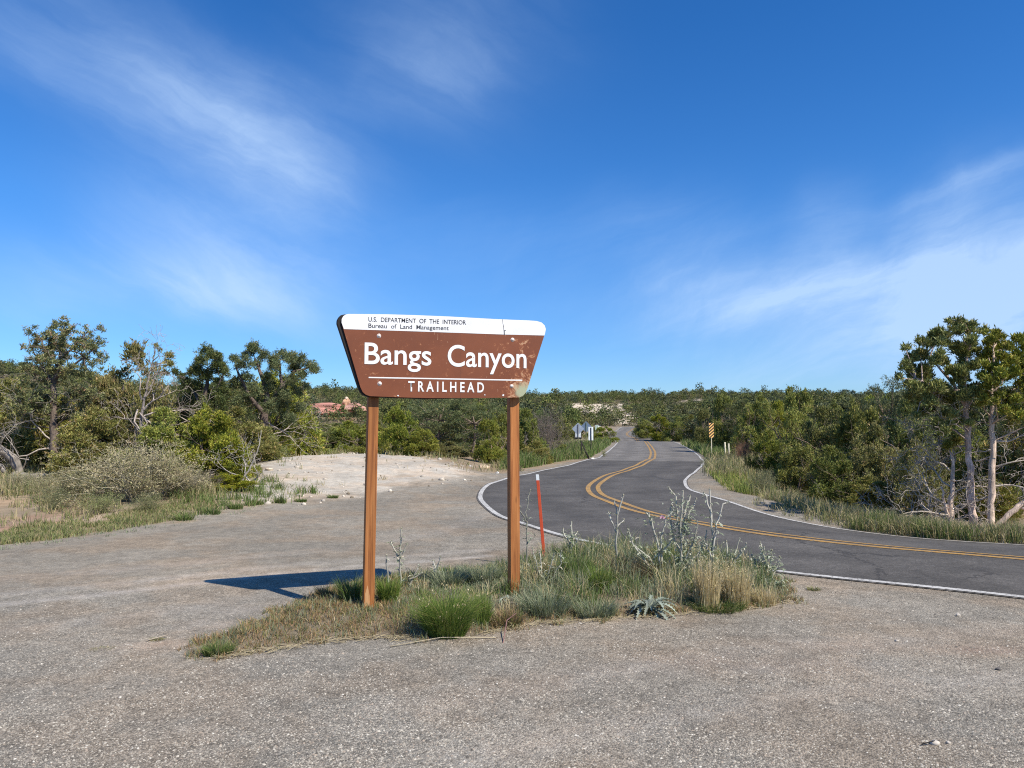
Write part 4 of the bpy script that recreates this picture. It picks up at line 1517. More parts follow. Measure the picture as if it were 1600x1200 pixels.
def wood_mat(name, base, dark, light):
    m, g = new_mat(name)
    v = coords(g)
    s = g.vmath('MULTIPLY', v, (38, 38, 1.6))
    n = g.noise(s, 1.0, 6, 0.65, 0.6)
    n2 = g.noise(g.vmath('MULTIPLY', v, (9, 9, 0.7)), 1.0, 4, 0.6, 0.8)
    c = g.ramp(n, [(0.30, dark), (0.48, base), (0.72, light)])
    c = g.mix(1.0, c, g.maprange(n2, 0.3, 0.7, 0.78, 1.15), 'MULTIPLY')
    # knots
    k = g.voro(g.vmath('MULTIPLY', v, (4.5, 4.5, 1.15)), 1.6)
    c = g.mix(g.maprange(k, 0.05, 0.13, 0.75, 0.0), c, (0.07, 0.025, 0.010))
    # drying cracks
    cr = g.noise(g.vmath('MULTIPLY', v, (70, 70, 0.9)), 1.0, 2, 0.5, 0.3)
    c = g.mix(g.maprange(cr, 0.66, 0.71, 0, 0.75), c, (0.05, 0.02, 0.008))
    finish(g, c, 0.62, g.bump(g.math('SUBTRACT', n, g.maprange(cr, 0.64, 0.72)), 0.5, 0.004), 0.3)
    return m


M_post = wood_mat('stained_post', (0.35, 0.130, 0.036), (0.17, 0.055, 0.018), (0.45, 0.19, 0.062))
M_endgrain = wood_mat('bare_wood', (0.50, 0.27, 0.12), (0.33, 0.15, 0.06), (0.58, 0.36, 0.18))
M_back, g = new_mat('dark_backing')
finish(g, g.mix(g.noise(coords(g), 14, 4), (0.010, 0.008, 0.007), (0.030, 0.022, 0.018)), 0.6, None, 0.3)

M_face, g = new_mat('brown_sign_face')
v = coords(g)
sp = g.node('ShaderNodeSeparateXYZ')
g.put(sp.inputs[0], v)
n1 = g.noise(v, 3.0, 5, 0.6)
c = g.mix(g.maprange(n1, 0.3, 0.7), (0.165, 0.050, 0.018), (0.205, 0.063, 0.023))
# weathered right hand end: rubbed orange patches, pale flakes, scratches
ex = g.maprange(sp.outputs[0], 0.95, 1.52, 0, 1)
ez = g.maprange(sp.outputs[2], 2.5, 1.9, 0.25, 1)
wear_m = g.math('MULTIPLY', ex, ez)
thr = g.noise(v, 13, 8, 0.78, 0.9)
wz = g.math('SUBTRACT', g.math('ADD', thr, g.math('MULTIPLY', wear_m, 0.18)), 0.585)
c = g.mix(g.maprange(wz, 0.0, 0.05), c, (0.30, 0.105, 0.040))
c = g.mix(g.maprange(g.math('ADD', wz, g.math('MULTIPLY', g.noise(v, 60, 4, 0.7), 0.12)), 0.115, 0.145), c, (0.46, 0.27, 0.15))
sc = g.noise(g.vmath('MULTIPLY', g.vmath('ADD', v, g.vmath('MULTIPLY', g.noise(v, 2, 2, 0.5, 0, True), (0.3, 0.3, 0.3))), (60, 60, 9)), 1.0, 2, 0.5)
c = g.mix(g.math('MULTIPLY', g.maprange(sc, 0.73, 0.76), 0.6), c, (0.42, 0.25, 0.15))
# greenish bleached lower right corner
cxn = g.math('SUBTRACT', sp.outputs[0], sign_local(818, 612)[0])
czn = g.math('SUBTRACT', sp.outputs[2], sign_local(818, 612)[1])
dd = g.math('SQRT', g.math('ADD', g.math('MULTIPLY', cxn, cxn), g.math('MULTIPLY', czn, czn)))
c = g.mix(g.maprange(g.math('ADD', dd, g.math('MULTIPLY', g.noise(v, 30, 6, 0.7), 0.12)), 0.17, 0.09), c, (0.36, 0.38, 0.24))
# seam down the middle
seam = g.math('ABSOLUTE', g.math('SUBTRACT', sp.outputs[0], sign_local(720, 560)[0]))
c = g.mix(g.maprange(seam, 0.0018, 0.0035, 0.45, 0.0), c, (0.10, 0.04, 0.02))
finish(g, c, 0.45, g.bump(g.noise(v, 45, 3, 0.6), 0.08, 0.002), 0.4)

M_signwhite, g = new_mat('white_sign_vinyl')
v = coords(g)
c = g.mix(g.maprange(g.noise(v, 4, 5, 0.6), 0.3, 0.7), (0.80, 0.80, 0.79), (0.70, 0.70, 0.69))
finish(g, c, 0.4, None, 0.4)
M_letter, g = new_mat('white_lettering')
v = coords(g)
chip = g.maprange(g.noise(v, 34, 6, 0.75), 0.325, 0.34)
c = g.mix(chip, (0.20, 0.08, 0.035), (0.78, 0.77, 0.74))
finish(g, c, 0.45, None, 0.4)
M_black, g = new_mat('black_print')
finish(g, g.mix(g.maprange(g.noise(coords(g), 90, 5, 0.7), 0.36, 0.42), (0.35, 0.35, 0.35), (0.035, 0.035, 0.04)), 0.5)
M_metal, g = new_mat('galvanised_metal')
finish(g, g.mix(g.noise(coords(g), 9, 4), (0.45, 0.46, 0.47), (0.62, 0.62, 0.62)), 0.42, None, 0.5, 0.55)
M_bolt, g = new_mat('painted_bolt')
finish(g, g.mix(g.maprange(g.noise(coords(g), 60, 3), 0.45, 0.6), (0.62, 0.50, 0.42), (0.80, 0.78, 0.76)), 0.35, None, 0.5, 0.1)


def build_sign():
    t = empty('trailhead_sign', tuple(PL), 'brown trapezoid wooden trailhead sign with white top band, on two orange brown posts', 'sign', None, SA)
    # posts
    for k, (p, lab) in enumerate(((0.0, None), (1.325, None))):
        q = PL + SU * p
        z0 = gz(q[0], q[1]) - 0.25
        top = 2.36 + 0.02 * k
        V, F = box_vf((p - POST / 2, -POST / 2, z0), (p + POST / 2, POST / 2, top))
        lean = (0.035, -0.012)[k]                # slightly out of plumb
        V = [(x + lean * 0.35 * (z - 1.9), y, z) for x, y, z in V]
        po = solid('post', V, F, M_post, t, 0.004, 2)
        if k == 0:
            # bare split at the foot
            zb = gz(q[0], q[1])
            pr = [(p - 0.034, zb + 0.02), (p + 0.008, zb + 0.02), (p + 0.006, zb + 0.10), (p - 0.014, zb + 0.20), (p - 0.036, zb + 0.12)]
            V, F = prism([(x - 0.022, z) for x, z in pr], -POST / 2 - 0.003, -POST / 2 + 0.01)
            solid('split', V, F, M_endgrain, po)
    y_face = -(POST / 2 + 0.074)
    fo = [(533.6, 504), (533.9, 498.5), (536.2, 494.2), (539.8, 491.6), (544.5, 490.5), (600, 491.0), (645, 492.2), (700, 494.4), (780, 498.8), (825, 500.6), (838, 501.5), (846, 503.8), (851, 508.5), (852.8, 514), (851.6, 521),
          (838, 563), (824.5, 606), (821.5, 613.5), (817.5, 618), (812, 620.8), (760, 621.9), (667, 622.0), (620, 620.6), (578, 618.9), (571.5, 616.6), (566.8, 612.5), (563.2, 605)]
    out = [sign_local(*p) for p in fo][::-1]
    V, F = prism(out, y_face, y_face + 0.018)
    board = solid('face_board', V, F, M_face, t)
    bo = [(526.8, 505), (527.2, 499.5), (529.5, 495), (533, 491.8), (539, 490.5), (645, 492.4), (825, 501.0), (845, 504), (849.8, 512), (848, 521),
          (821, 606), (815, 616.5), (808, 620.6), (667, 623.4), (576, 620.3), (568, 617.5), (563, 612.5), (559.8, 605)]
    outb = [sign_local(*p) for p in bo][::-1]
    V, F = prism(outb, y_face + 0.018, y_face + 0.074)
    solid('backing_board', V, F, M_back, t, 0.006, 2)
    # white band, 1.5 mm proud
    wb = [(533.7, 504), (533.9, 498.5), (536.2, 494.2), (539.8, 491.6), (544.5, 490.5), (600, 491.0), (645, 492.2), (700, 494.4), (780, 498.8), (825, 500.6), (838, 501.5), (846, 503.8), (851, 508.5), (852.8, 514), (851.6, 521),
          (850.6, 524.2), (790, 522.8), (700, 519.6), (620, 516.8), (537.3, 514.2)]
    V, F = prism([sign_local(*p) for p in wb][::-1], y_face - 0.0015, y_face)
    band = solid('white_band', V, F, M_signwhite, board)
    # rule under the name
    V, F = prism([sign_local(*p) for p in ((576, 588.8), (576, 590.7), (816, 595.1), (816, 593.2))], y_face - 0.0015, y_face)
    solid('rule', V, F, M_letter, board)
    # crack and scuff in the band
    V, F = prism([sign_local(*p) for p in ((784.6, 499), (785.3, 505), (786.5, 511), (787.2, 523), (788.6, 523), (788.4, 517), (787.6, 516), (787.2, 510), (785.8, 505), (785.2, 499))], y_face - 0.0022, y_face)
    solid('crack', V, F, M_black, board)
    for (cx, cy, r) in ((654.6, 567.2, 1.3), (786.2, 617.6, 1.9), (757.4, 617.0, 1.2), (622, 618.2, 1.4), (789, 516.5, 1.4)):
        pts = [(cx + r * math.cos(a) * random.uniform(0.7, 1.2), cy + r * 0.8 * math.sin(a) * random.uniform(0.7, 1.2)) for a in np.linspace(0, math.tau, 8)[:-1]]
        V, F = prism([sign_local(*p) for p in pts][::-1], y_face - 0.0028, y_face)
        solid('chip', V, F, M_black if cy < 570 else M_signwhite, board)

    def word(s, p0, p1, cap, mat, bold, squeeze_lower=True):
        cu = bpy.data.curves.new('lettering', 'FONT')
        cu.body = s
        cu.size = 1.0
        cu.offset = bold
        cu.extrude = 0.0
        cu.space_character = 1.0
        cu.resolution_u = 6
        tmp = bpy.data.objects.new('tmp', cu)
        COL.objects.link(tmp)
        dg = bpy.context.evaluated_depsgraph_get()
        me = bpy.data.meshes.new_from_object(tmp.evaluated_get(dg))
        me.name = 'lettering'
        bpy.data.objects.remove(tmp)
        bpy.data.curves.remove(cu)
        n = len(me.vertices)
        co = np.empty(n * 3)
        me.vertices.foreach_get('co', co)
        co = co.reshape(-1, 3)
        x0, x1 = co[:, 0].min(), co[:, 0].max()
        capz = 0.70
        a = np.array(sign_local(*p0))
        b = np.array(sign_local(*p1))
        ux = (b - a)
        top = np.array(sign_local(p0[0], p0[1] - cap)) - a
        uu = (co[:, 0] - x0) / (x1 - x0)
        vv = co[:, 1] / capz
        q = a[None, :] + uu[:, None] * ux[None, :] + vv[:, None] * np.array([0, top[1]])[None, :]
        nv = np.stack([q[:, 0], np.full(n, y_face - 0.0032), q[:, 1]], 1)
        me.vertices.foreach_set('co', nv.ravel())
        me.materials.clear()
        me.materials.append(mat)
        me.update()
        o = link('lettering', me, board)
        return o
    word('Bangs', (569.4, 568.2), (673.8, 570.6), 33.4, M_letter, 0.012)
    word('Canyon', (699.3, 571.8), (822.5, 574.8), 33.4, M_letter, 0.012)
    word('T R A I L H E A D', (637.6, 611.0), (756, 612.8), 15.6, M_letter, 0.022)
    word('U.S.  DEPARTMENT  OF  THE  INTERIOR', (575.6, 502.2), (728, 507.2), 7.0, M_black, 0.004)
    word('Bureau  of  Land  Management', (575.6, 512.0), (701, 515.8), 6.8, M_black, 0.004)
    # bolts
    for (px, py) in ((592.1, 524.7), (800.9, 530.8), (593.2, 599.4), (799.6, 603.4)):
        x, z = sign_local(px, py)
        geo = Geo()
        prof = [(0.000, -0.011), (0.008, -0.0095), (0.0125, -0.005), (0.013, -0.001), (0.019, -0.001), (0.020, 0.0015)]
        prof = [(max(r, 1e-4), yy) for r, yy in prof]
        th = np.linspace(0, math.tau, 14, endpoint=False)
        V = np.array([(x + r * math.cos(a), y_face + yy, z + r * math.sin(a)) for r, yy in prof for a in th])
        F = []
        for i in range(len(prof) - 1):
            for j in range(14):
                F.append((i * 14 + j, i * 14 + (j + 1) % 14, (i + 1) * 14 + (j + 1) % 14, (i + 1) * 14 + j))
        me = mesh_from('bolt', V, F, None, (M_bolt,), smooth_shade=True)
        link('bolt', me, t)
    return t


build_sign()

# ------------------------------------------------------------------ small signs and posts
def flat_mat(name, col, rough=0.5, metallic=0.0, var=0.12):
    m, g = new_mat(name)
    c = g.mix(1.0, col, g.maprange(g.noise(coords(g), 8, 4, 0.6), 0.3, 0.7, 1 - var, 1 + var), 'MULTIPLY')
    finish(g, c, rough, None, 0.4, metallic)
    return m


M_alu = flat_mat('sign_back_aluminium', (0.38, 0.43, 0.50), 0.5, 0.2)
M_alu2 = flat_mat('shaded_sign_back', (0.20, 0.27, 0.36), 0.5, 0.2)  # darker bluish copy of the aluminium, shade put into the colour
M_white = flat_mat('white_panel', (0.74, 0.78, 0.78), 0.5)
M_greenpost = flat_mat('green_channel_post', (0.16, 0.20, 0.10), 0.6)
M_dark = flat_mat('dark_painted_steel', (0.018, 0.017, 0.020), 0.6)
M_steelpost = flat_mat('rusty_steel_post', (0.16, 0.14, 0.12), 0.6)
M_yel = flat_mat('yellow_reflective', (0.85, 0.50, 0.16), 0.45)
M_red = flat_mat('faded_red_orange_plastic', (0.58, 0.085, 0.035), 0.5)
M_palepost = flat_mat('pale_post', (0.60, 0.56, 0.42), 0.7)
M_greensign = flat_mat('green_sign_back', (0.36, 0.46, 0.40), 0.5)


def box_part(name, lo, hi, mat, parent, bevel=0.0):
    V, F = box_vf(lo, hi)
    return solid(name, V, F, mat, parent, bevel)


def far_sign(name, px, D, label, cat, rz=0.0):
    x = (px - 800) / FPX * D
    z = gz(x, D)
    t = empty(name, (x, D, z), label, cat, None, rz)
    k = D / FPX

    def up(py):
        return at_depth(px, py, D)[2] - z
    return t, k, up


def diamond(t, zc, h, mat, y0=0.0, th=0.004):
    r = 0.12 * h
    pts = []
    for i in range(4):
        a = i * math.pi / 2
        c = np.array([math.cos(a), math.sin(a)]) * (h - r)
        for da in (-0.6, 0, 0.6):
            pts.append((c[0] + r * math.cos(a + da), zc + c[1] + r * math.sin(a + da)))
    V, F = prism(pts[::-1], y0, y0 + th)
    return solid('sign_plate', V, F, mat, t)


def far_signs():
    t, k, up = far_sign('road_sign', 903, 56, 'grey back of a diamond sign with a square plaque below, leftmost of the roadside cluster', 'road sign', R(-6))
    diamond(t, up(670), 9.2 * k, M_alu)
    box_part('post', (-0.03, -0.05, -0.3), (0.03, -0.001, up(663)), M_steelpost, t)
    box_part('plaque', (-4.2 * k, 0.004, up(683.3)), (4.6 * k, 0.012, up(674.5)), M_white, t)
    box_part('dark_surround', (-5.6 * k, 0.013, up(686)), (5.6 * k, 0.03, up(673)), M_dark, t)  # dark box behind the plaque, reaching past its edges
    t, k, up = far_sign('road_sign', 915.6, 66, 'shaded bluish grey back of a second diamond sign on a green post, behind the first', 'road sign', R(-10))
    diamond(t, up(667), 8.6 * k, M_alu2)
    box_part('post', (-0.035, -0.05, -0.3), (0.035, -0.001, up(660)), M_greenpost, t)
    t, k, up = far_sign('road_marker', 923, 45, 'tall narrow pale marker panel seen from behind on a dark post', 'marker', R(8))
    box_part('panel', (-3.8 * k, 0.0, up(688)), (3.8 * k, 0.006, up(667)), M_white, t)
    box_part('post', (-0.026, -0.045, -0.3), (0.026, -0.001, up(668)), M_dark, t)
    t, k, up = far_sign('road_sign', 934, 78, 'small faded green sign on a thin pale post, farthest of the cluster', 'road sign', R(5))
    box_part('panel', (-4.2 * k, 0.0, up(672)), (1.2 * k, 0.006, up(664)), M_greensign, t)
    box_part('plaque', (0.4 * k, -0.002, up(671)), (4.0 * k, 0.004, up(665.5)), M_white, t)
    box_part('post', (-0.03, -0.05, -0.3), (0.03, -0.003, up(666)), M_palepost, t)
    # braced dark fence corner
    x0, y0 = (908 - 800) / FPX * 38, 38
    z0 = gz(x0, y0)
    t = empty('fence_brace', (x0, y0, z0), 'dark upright with two slanting braces standing in the grass by the left road edge', 'fence brace')
    k = 38 / FPX
    top = at_depth(908, 689.5, 38)[2] - z0
    g1 = Geo().tube([(0, 0, -0.3), (0, 0, top)], 0.036, 8, (0.03, 0.027, 0.025), True)
    link('upright', g1.mesh('upright', M_bark), t)
    for e in ((11.5, -0.2), (14.5, 0.3)):
        g2 = Geo().tube([(0.0, 0.02, top - 0.02), (e[0] * k, e[1], -0.08)], 0.026, 6, (0.03, 0.027, 0.025), True)
        link('brace', g2.mesh('brace', M_bark), t)
    # striped object marker on the right
    t, k, up = far_sign('striped_marker', 1111, 40, 'narrow black and yellow striped warning marker at the right verge', 'marker', R(10))
    w2, zb, zt = 4.3 * k, up(684.5), up(660.5)
    r = 0.03
    pts = []
    for (cx, cz, a0) in ((w2 - r, zt - r, 0), (-w2 + r, zt - r, 90), (-w2 + r, zb + r, 180), (w2 - r, zb + r, 270)):
        for da in (0, 45, 90):
            a = R(a0 + da)
            pts.append((cx + r * math.cos(a), cz + r * math.sin(a)))
    V, F = prism(pts[::-1], 0, 0.006)
    pan = solid('panel', V, F, M_dark, t)
    nst = 5
    for i in range(-1, nst + 2):
        zc = zb + (zt - zb) * (i + 0.15) / nst
        hh = (zt - zb) / nst * 0.25
        pr = []
        xa, xb = -w2 + 0.012, w2 - 0.012
        sl = 0.85
        poly = [(xa, zc - hh + xa * sl), (xb, zc - hh + xb * sl), (xb, zc + hh + xb * sl), (xa, zc + hh + xa * sl)]
        for lim, sg in ((zb + 0.015, 1), (zt - 0.015, -1)):
            q2 = []
            for (xa_, za_), (xb_, zb_) in zip(poly, poly[1:] + poly[:1]):
                ia, ib = (za_ - lim) * sg >= 0, (zb_ - lim) * sg >= 0
                if ia:
                    q2.append((xa_, za_))
                if ia != ib:
                    f = (lim - za_) / (zb_ - za_)
                    q2.append((xa_ + f * (xb_ - xa_), lim))
            poly = q2
            if len(poly) < 3:
                break
        if len(poly) < 3:
            continue
        V, F = prism(poly, -0.002, -0.0005)
        solid('stripe', V, F, M_yel, pan)
    box_part('post', (-0.02, 0.007, -0.3), (0.02, 0.035, zt - 0.05), M_palepost, t)
    for (px, yt, lab) in ((1131.6, 691, 'left one of two short pale fence posts right of the striped marker'), (1137.4, 693, 'right one of two short pale fence posts right of the striped marker')):
        x = (px - 800) / FPX * 40
        z = gz(x, 40)
        gp = Geo().tube([(0, 0, -0.2), (0.01, 0, 0.3), (0, 0, at_depth(px, yt, 40)[2] - z)], 0.042, 8, [(0.50, 0.45, 0.33), (0.56, 0.51, 0.38), (0.6, 0.56, 0.42)], True)
        o = link('fence_post', gp.mesh('fence_post', M_bark))
        o.location = (x, 40, z)
        set_props(o, lab, 'fence post')
    # leaning red stake by the mound
    bx, by = (850.5 - 800) / FPX * 8.7, 8.7
    zb = gz(bx, by)
    tp = at_depth(839.5, 741.5, 8.62)
    t = empty('marker_stake', (bx, by, zb), 'thin leaning red orange marker stake with a white top, behind the grass mound', 'stake')
    d = np.array([tp[0] - bx, tp[1] - by, tp[2] - zb])
    s = 1 - 8 / 124

    def lath(a, b, w0, th, mat, name):
        V = []
        for q in (a, b):
            for sx_, sy_ in ((-1, -1), (1, -1), (1, 1), (-1, 1)):
                V.append(tuple(np.array(q) + np.array([sx_ * w0, sy_ * th, 0])))
        F = [(0, 3, 2, 1), (4, 5, 6, 7), (0, 1, 5, 4), (1, 2, 6, 5), (2, 3, 7, 6), (3, 0, 4, 7)]
        return solid(name, V, F, mat, t, 0.002, 1)
    lath(-d * 0.1, d * s, 0.018, 0.006, M_red, 'shaft')
    lath(d * s, d, 0.018, 0.006, M_white, 'white_top')
    lath(d * (s - 0.10), d * (s - 0.03) , 0.0215, 0.0065, M_dark, 'band') if False else None


far_signs()

# ------------------------------------------------------------------ rocks
def rock_mesh(seed, sx, sy, sz, col, strata=0.0, sub=3, name='rock', rough=0.2):
    import bmesh
    bm = bmesh.new()
    bmesh.ops.create_icosphere(bm, subdivisions=sub, radius=1)
    V = np.array([v.co[:] for v in bm.verts])
    F = np.array([[v.index for v in f.verts] for f in bm.faces])
    bm.free()
    g_ = np.random.default_rng(seed)
    n = np.zeros(len(V))
    for i in range(14):
        d = unit(g_.normal(size=3))
        f = g_.uniform(1.5, 6)
        n += np.sin(V @ d * f + g_.uniform(0, 6)) / f
    # knock flat facets off
    for i in range(9):
        d = unit(g_.normal(size=3))
        lim = g_.uniform(0.62, 0.9)
        over = V @ d - lim
        V = V - np.clip(over, 0, None)[:, None] * d[None, :] * 0.85
    V = V * (1 + n[:, None] * rough)
    z = V[:, 2]
    if strata > 0:
        band = np.floor(z * 5 + 0.6 * n)
        V[:, :2] *= (1 + strata * np.sin(band * 2.3))[:, None]
    V = V * np.array([sx, sy, sz])
    C = np.tile(col, (len(V), 1)) * (1 + 0.18 * n[:, None])
    if strata > 0:
        C = C * (1 + 0.22 * np.sin(np.floor(z * 9) * 1.9))[:, None]
    return V, F, C


def rock(px, py, D, wpx, hpx, col, label, seed, sink=0.35):
    x = (px - 800) / FPX * D
    z = gz(x, D)
    k = D / FPX
    V, F, C = rock_mesh(seed, wpx * k / 2, wpx * k / 2 * 0.8, hpx * k / 2 * 1.25, col)
    me = mesh_from('rock', V, F, C, (M_rock,))
    o = link('rock', me)
    o.location = (x, D, z + hpx * k * (0.5 - sink))
    set_props(o, label, 'rock')


TANR = (0.46, 0.37, 0.26)
GREYR = (0.42, 0.38, 0.32)
for args in ((757, 739, 26.5, 20, 8, (0.52, 0.40, 0.25), 'yellowish boulder at the foot of the bushes left of the right post', 1),
             (777, 745, 24.6, 6, 4, (0.62, 0.58, 0.52), 'tiny white stone beside the yellowish boulder', 2),
             (736, 742, 26, 9, 3, GREYR, 'flat grey rock left of the yellowish boulder', 3),
             (482, 717, 33.5, 8, 6, TANR, 'small round tan rock at the left top of the sand bank', 4),
             (512, 717, 33, 20, 5, GREYR, 'low grey slab on top of the sand bank', 5),
             (535, 716, 33, 13, 7, GREYR, 'grey rock in the row on top of the sand bank, second from the sign post', 6),
             (552, 716, 33, 17, 7, (0.45, 0.40, 0.33), 'grey rock in the row on the sand bank, touching the left post line', 7),
             (604, 719, 32, 14, 6, GREYR, 'grey rock on the sand bank just right of the left post', 8),
             (422, 752, 21, 14, 5, TANR, 'tan rock at the corner of the sand bank by the low juniper', 9),
             (395, 762, 19.6, 26, 9, (0.50, 0.45, 0.37), 'pale ledge rock beside the low juniper', 10),
             (925, 717, 37.2, 8, 3, (0.58, 0.54, 0.48), 'pale stone in the grass at the left road edge below the signs', 11)):
    rock(*args)


def outcrop():
    D = 215
    bx = (520 - 800) / FPX * D
    z = gz(bx, D)
    t = empty('rock_outcrop', (bx, D, z), 'red sandstone ledge with a standing pillar on the far slope left of the sign', 'rock')
    k = D / FPX
    RED = (0.44, 0.215, 0.135)

    def piece(name, px, py, wx, hz, wy, col, seed, st):
        x, y, zz = at_depth(px, py, D)
        V, F, C = rock_mesh(seed, wx * k, wy, hz * k, col, st, 4)
        me = mesh_from(name, V + np.array([x - bx, 0, zz - z]), F, C, (M_rock,))
        link(name, me, t)
    piece('ledge', 512, 641, 34, 11, 6, RED, 21, 0.10)
    piece('ledge', 552, 638, 17, 9, 5, (0.46, 0.27, 0.18), 22, 0.08)
    piece('ledge', 487, 642, 12, 6, 4, RED, 25, 0.08)
    piece('pillar', 540.5, 632, 5.4, 11.5, 2.2, (0.50, 0.32, 0.21), 23, 0.10)
    piece('pillar', 541.5, 624.5, 3.8, 4.0, 1.5, (0.60, 0.47, 0.33), 24, 0.08)


outcrop()

# loose stones on the gravel in front
for i, (px, py, w_, lab) in enumerate(((1462, 1163, 14, 'pale stone with a dark hollow, lower right of the gravel'), (1482, 1162, 9, 'smaller white stone beside the pale stone at lower right'), (1497, 963, 10, 'small pale stone below the white line at right'),
                                       (1402, 1002, 7, 'small light stone on the brownish gravel right of the mound'), (1560, 1047, 8, 'lone dark stone near the right picture edge'), (187, 1090, 6, 'small white pebble on the left gravel'))):
    x, y, z = at(px, py)
    k = y / FPX
    V, F, C = rock_mesh(70 + i, w_ * k / 2, w_ * k / 2.5, w_ * k / 3, (0.50, 0.45, 0.38) if i != 4 else (0.12, 0.11, 0.10), 0, 2)
    o = link('stone', mesh_from('stone', V, F, C, (M_stone,)))
    o.location = (x, y, z + w_ * k * 0.12)
    set_props(o, lab, 'stone')


# ------------------------------------------------------------------ loose gravel chips
def gravel():
    g_ = np.random.default_rng(15)
    n = 150000
    px = g_.uniform(-120, 1720, n)
    py = 905 + (1260 - 905) * g_.uniform(0, 1, n) ** 0.8
    a = (px - 800) / FPX
    b = (600 - py) / FPX
    c = math.sin(PITCH) + b * math.cos(PITCH)
    t = -EYE / c
    x, y = a * t, (math.cos(PITCH) - b * math.sin(PITCH)) * t
    keep = (poly_sd(x, y, island) > 0.01) & (np.abs(road_dist(x, y)) > LANE + 0.25)
    # patchy: thin in the wheel paths and dusty spots
    keep &= g_.uniform(size=n) < np.clip(0.62 + 0.45 * waves(x, y, 0.9, 71) + 0.3 * waves(x, y, 3, 72), 0.12, 1) * (1 - 0.8 * smooth(5.8, 7.2, y) * smooth(0.2, -1.5, x))
    x, y = x[keep], y[keep]
    n = len(x)
    z = Hfull(x, y)
    s = g_.lognormal(-5.34, 0.38, n)
    s = np.clip(s, 0.0025, 0.013)
    base = np.array([[1, 0, 0], [0.2, 0.95, 0], [-0.9, 0.3, 0], [-0.3, -0.9, 0.0], [0.15, 0.1, 0.75], [-0.25, -0.1, 0.62]])
    fc = np.array([[0, 1, 4], [1, 2, 5], [1, 5, 4], [2, 3, 5], [3, 0, 4], [3, 4, 5]])
    B = np.tile(base, (n, 1, 1)) * g_.uniform(0.65, 1.35, (n, 6, 1))
    an = g_.uniform(0, math.tau, n)
    ca, sa = np.cos(an)[:, None], np.sin(an)[:, None]
    X = (B[:, :, 0] * ca - B[:, :, 1] * sa)
    Y = (B[:, :, 0] * sa + B[:, :, 1] * ca)
    V = np.stack([X * s[:, None] + x[:, None], Y * s[:, None] * 0.8 + y[:, None], B[:, :, 2] * s[:, None] * 0.9 + z[:, None] - 0.0008], -1).reshape(-1, 3)
    F = (np.arange(n)[:, None, None] * 6 + fc[None]).reshape(-1, 3)
    pal = np.array([(0.36, 0.33, 0.275), (0.23, 0.205, 0.175), (0.45, 0.415, 0.35), (0.12, 0.11, 0.095), (0.33, 0.275, 0.22), (0.56, 0.53, 0.46)])
    C = pal[g_.choice(6, n, p=(0.33, 0.27, 0.13, 0.15, 0.10, 0.02))] * g_.uniform(0.85, 1.15, (n, 1))
    o = link('gravel', mesh_from('gravel', V, F, np.repeat(C, 6, 0), (M_stone,)))
    set_props(o, 'loose grey and tan gravel chips scattered over the pull-out', 'gravel', kind='stuff')


gravel()


def bank_pebbles():
    g_ = np.random.default_rng(16)
    n = 1500
    P = np.array(sand)
    lo, hi = P.min(0) - 1, P.max(0) + 1
    x = g_.uniform(lo[0], hi[0], n)
    y = lo[1] + (hi[1] - lo[1]) * g_.uniform(0, 1, n)
    k = (poly_sd(x, y, sand) < 0.6) & (waves(x, y, 3.0, 81) + g_.uniform(-0.8, 0.8, n) > 0.1)
    x, y = x[k], y[k]
    geo = Geo()
    z = H(x, y)
    for i in range(len(x)):
        V, F, C = rock_mesh(900 + i % 12, 1, 0.9, 0.7, (0.46, 0.41, 0.34) if i % 4 else (0.22, 0.18, 0.13), 0, 1)
        sc = float(np.clip(g_.lognormal(-3.6, 0.55), 0.01, 0.11))
        a = g_.uniform(0, math.tau)
        V = V * sc
        V = np.stack([V[:, 0] * math.cos(a) - V[:, 1] * math.sin(a) + x[i], V[:, 0] * math.sin(a) + V[:, 1] * math.cos(a) + y[i], V[:, 2] + z[i] + sc * 0.1], 1)
        geo.add(V, F, C * g_.uniform(0.8, 1.25))
    o = link('pebbles', geo.mesh('pebbles', M_stone))
    set_props(o, 'scattered small stones and crumbs on the pale sand bank', 'pebbles', kind='stuff')


bank_pebbles()


# ------------------------------------------------------------------ grass
def blades(x, y, z, h, wd, lean, col, rg, curl=0.5, dirn=None):
    """two-segment blades: arrays in, triangles out"""
    n = len(x)
    a = rg.uniform(0, math.tau, n) if dirn is None else dirn
    L = np.abs(lean)
    dx, dy = np.cos(a), np.sin(a)
    b = np.stack([x, y, z], 1)
    m = b + np.stack([dx * h * L * 0.35, dy * h * L * 0.35, h * 0.58], 1)
    tp = b + np.stack([dx * h * L * (0.8 + curl * 0.5), dy * h * L * (0.8 + curl * 0.5), h * (1.0 - 0.25 * curl * np.minimum(L, 1.5))], 1)
    fa = rg.uniform(0, math.tau, n)
    s = np.stack([np.cos(fa), np.sin(fa), np.zeros(n)], 1) * (np.asarray(wd) * 0.5 * np.ones(n))[:, None]
    V = np.stack([b - s, b + s, m + s * 0.8, m - s * 0.8, tp], 1).reshape(-1, 3)
    k = np.arange(n)[:, None] * 5
    F = np.concatenate([k + np.array([[0, 1, 2]]), k + np.array([[0, 2, 3]]), k + np.array([[3, 2, 4]])])
    C = np.repeat(col, 5, 0)
    return V, F, C


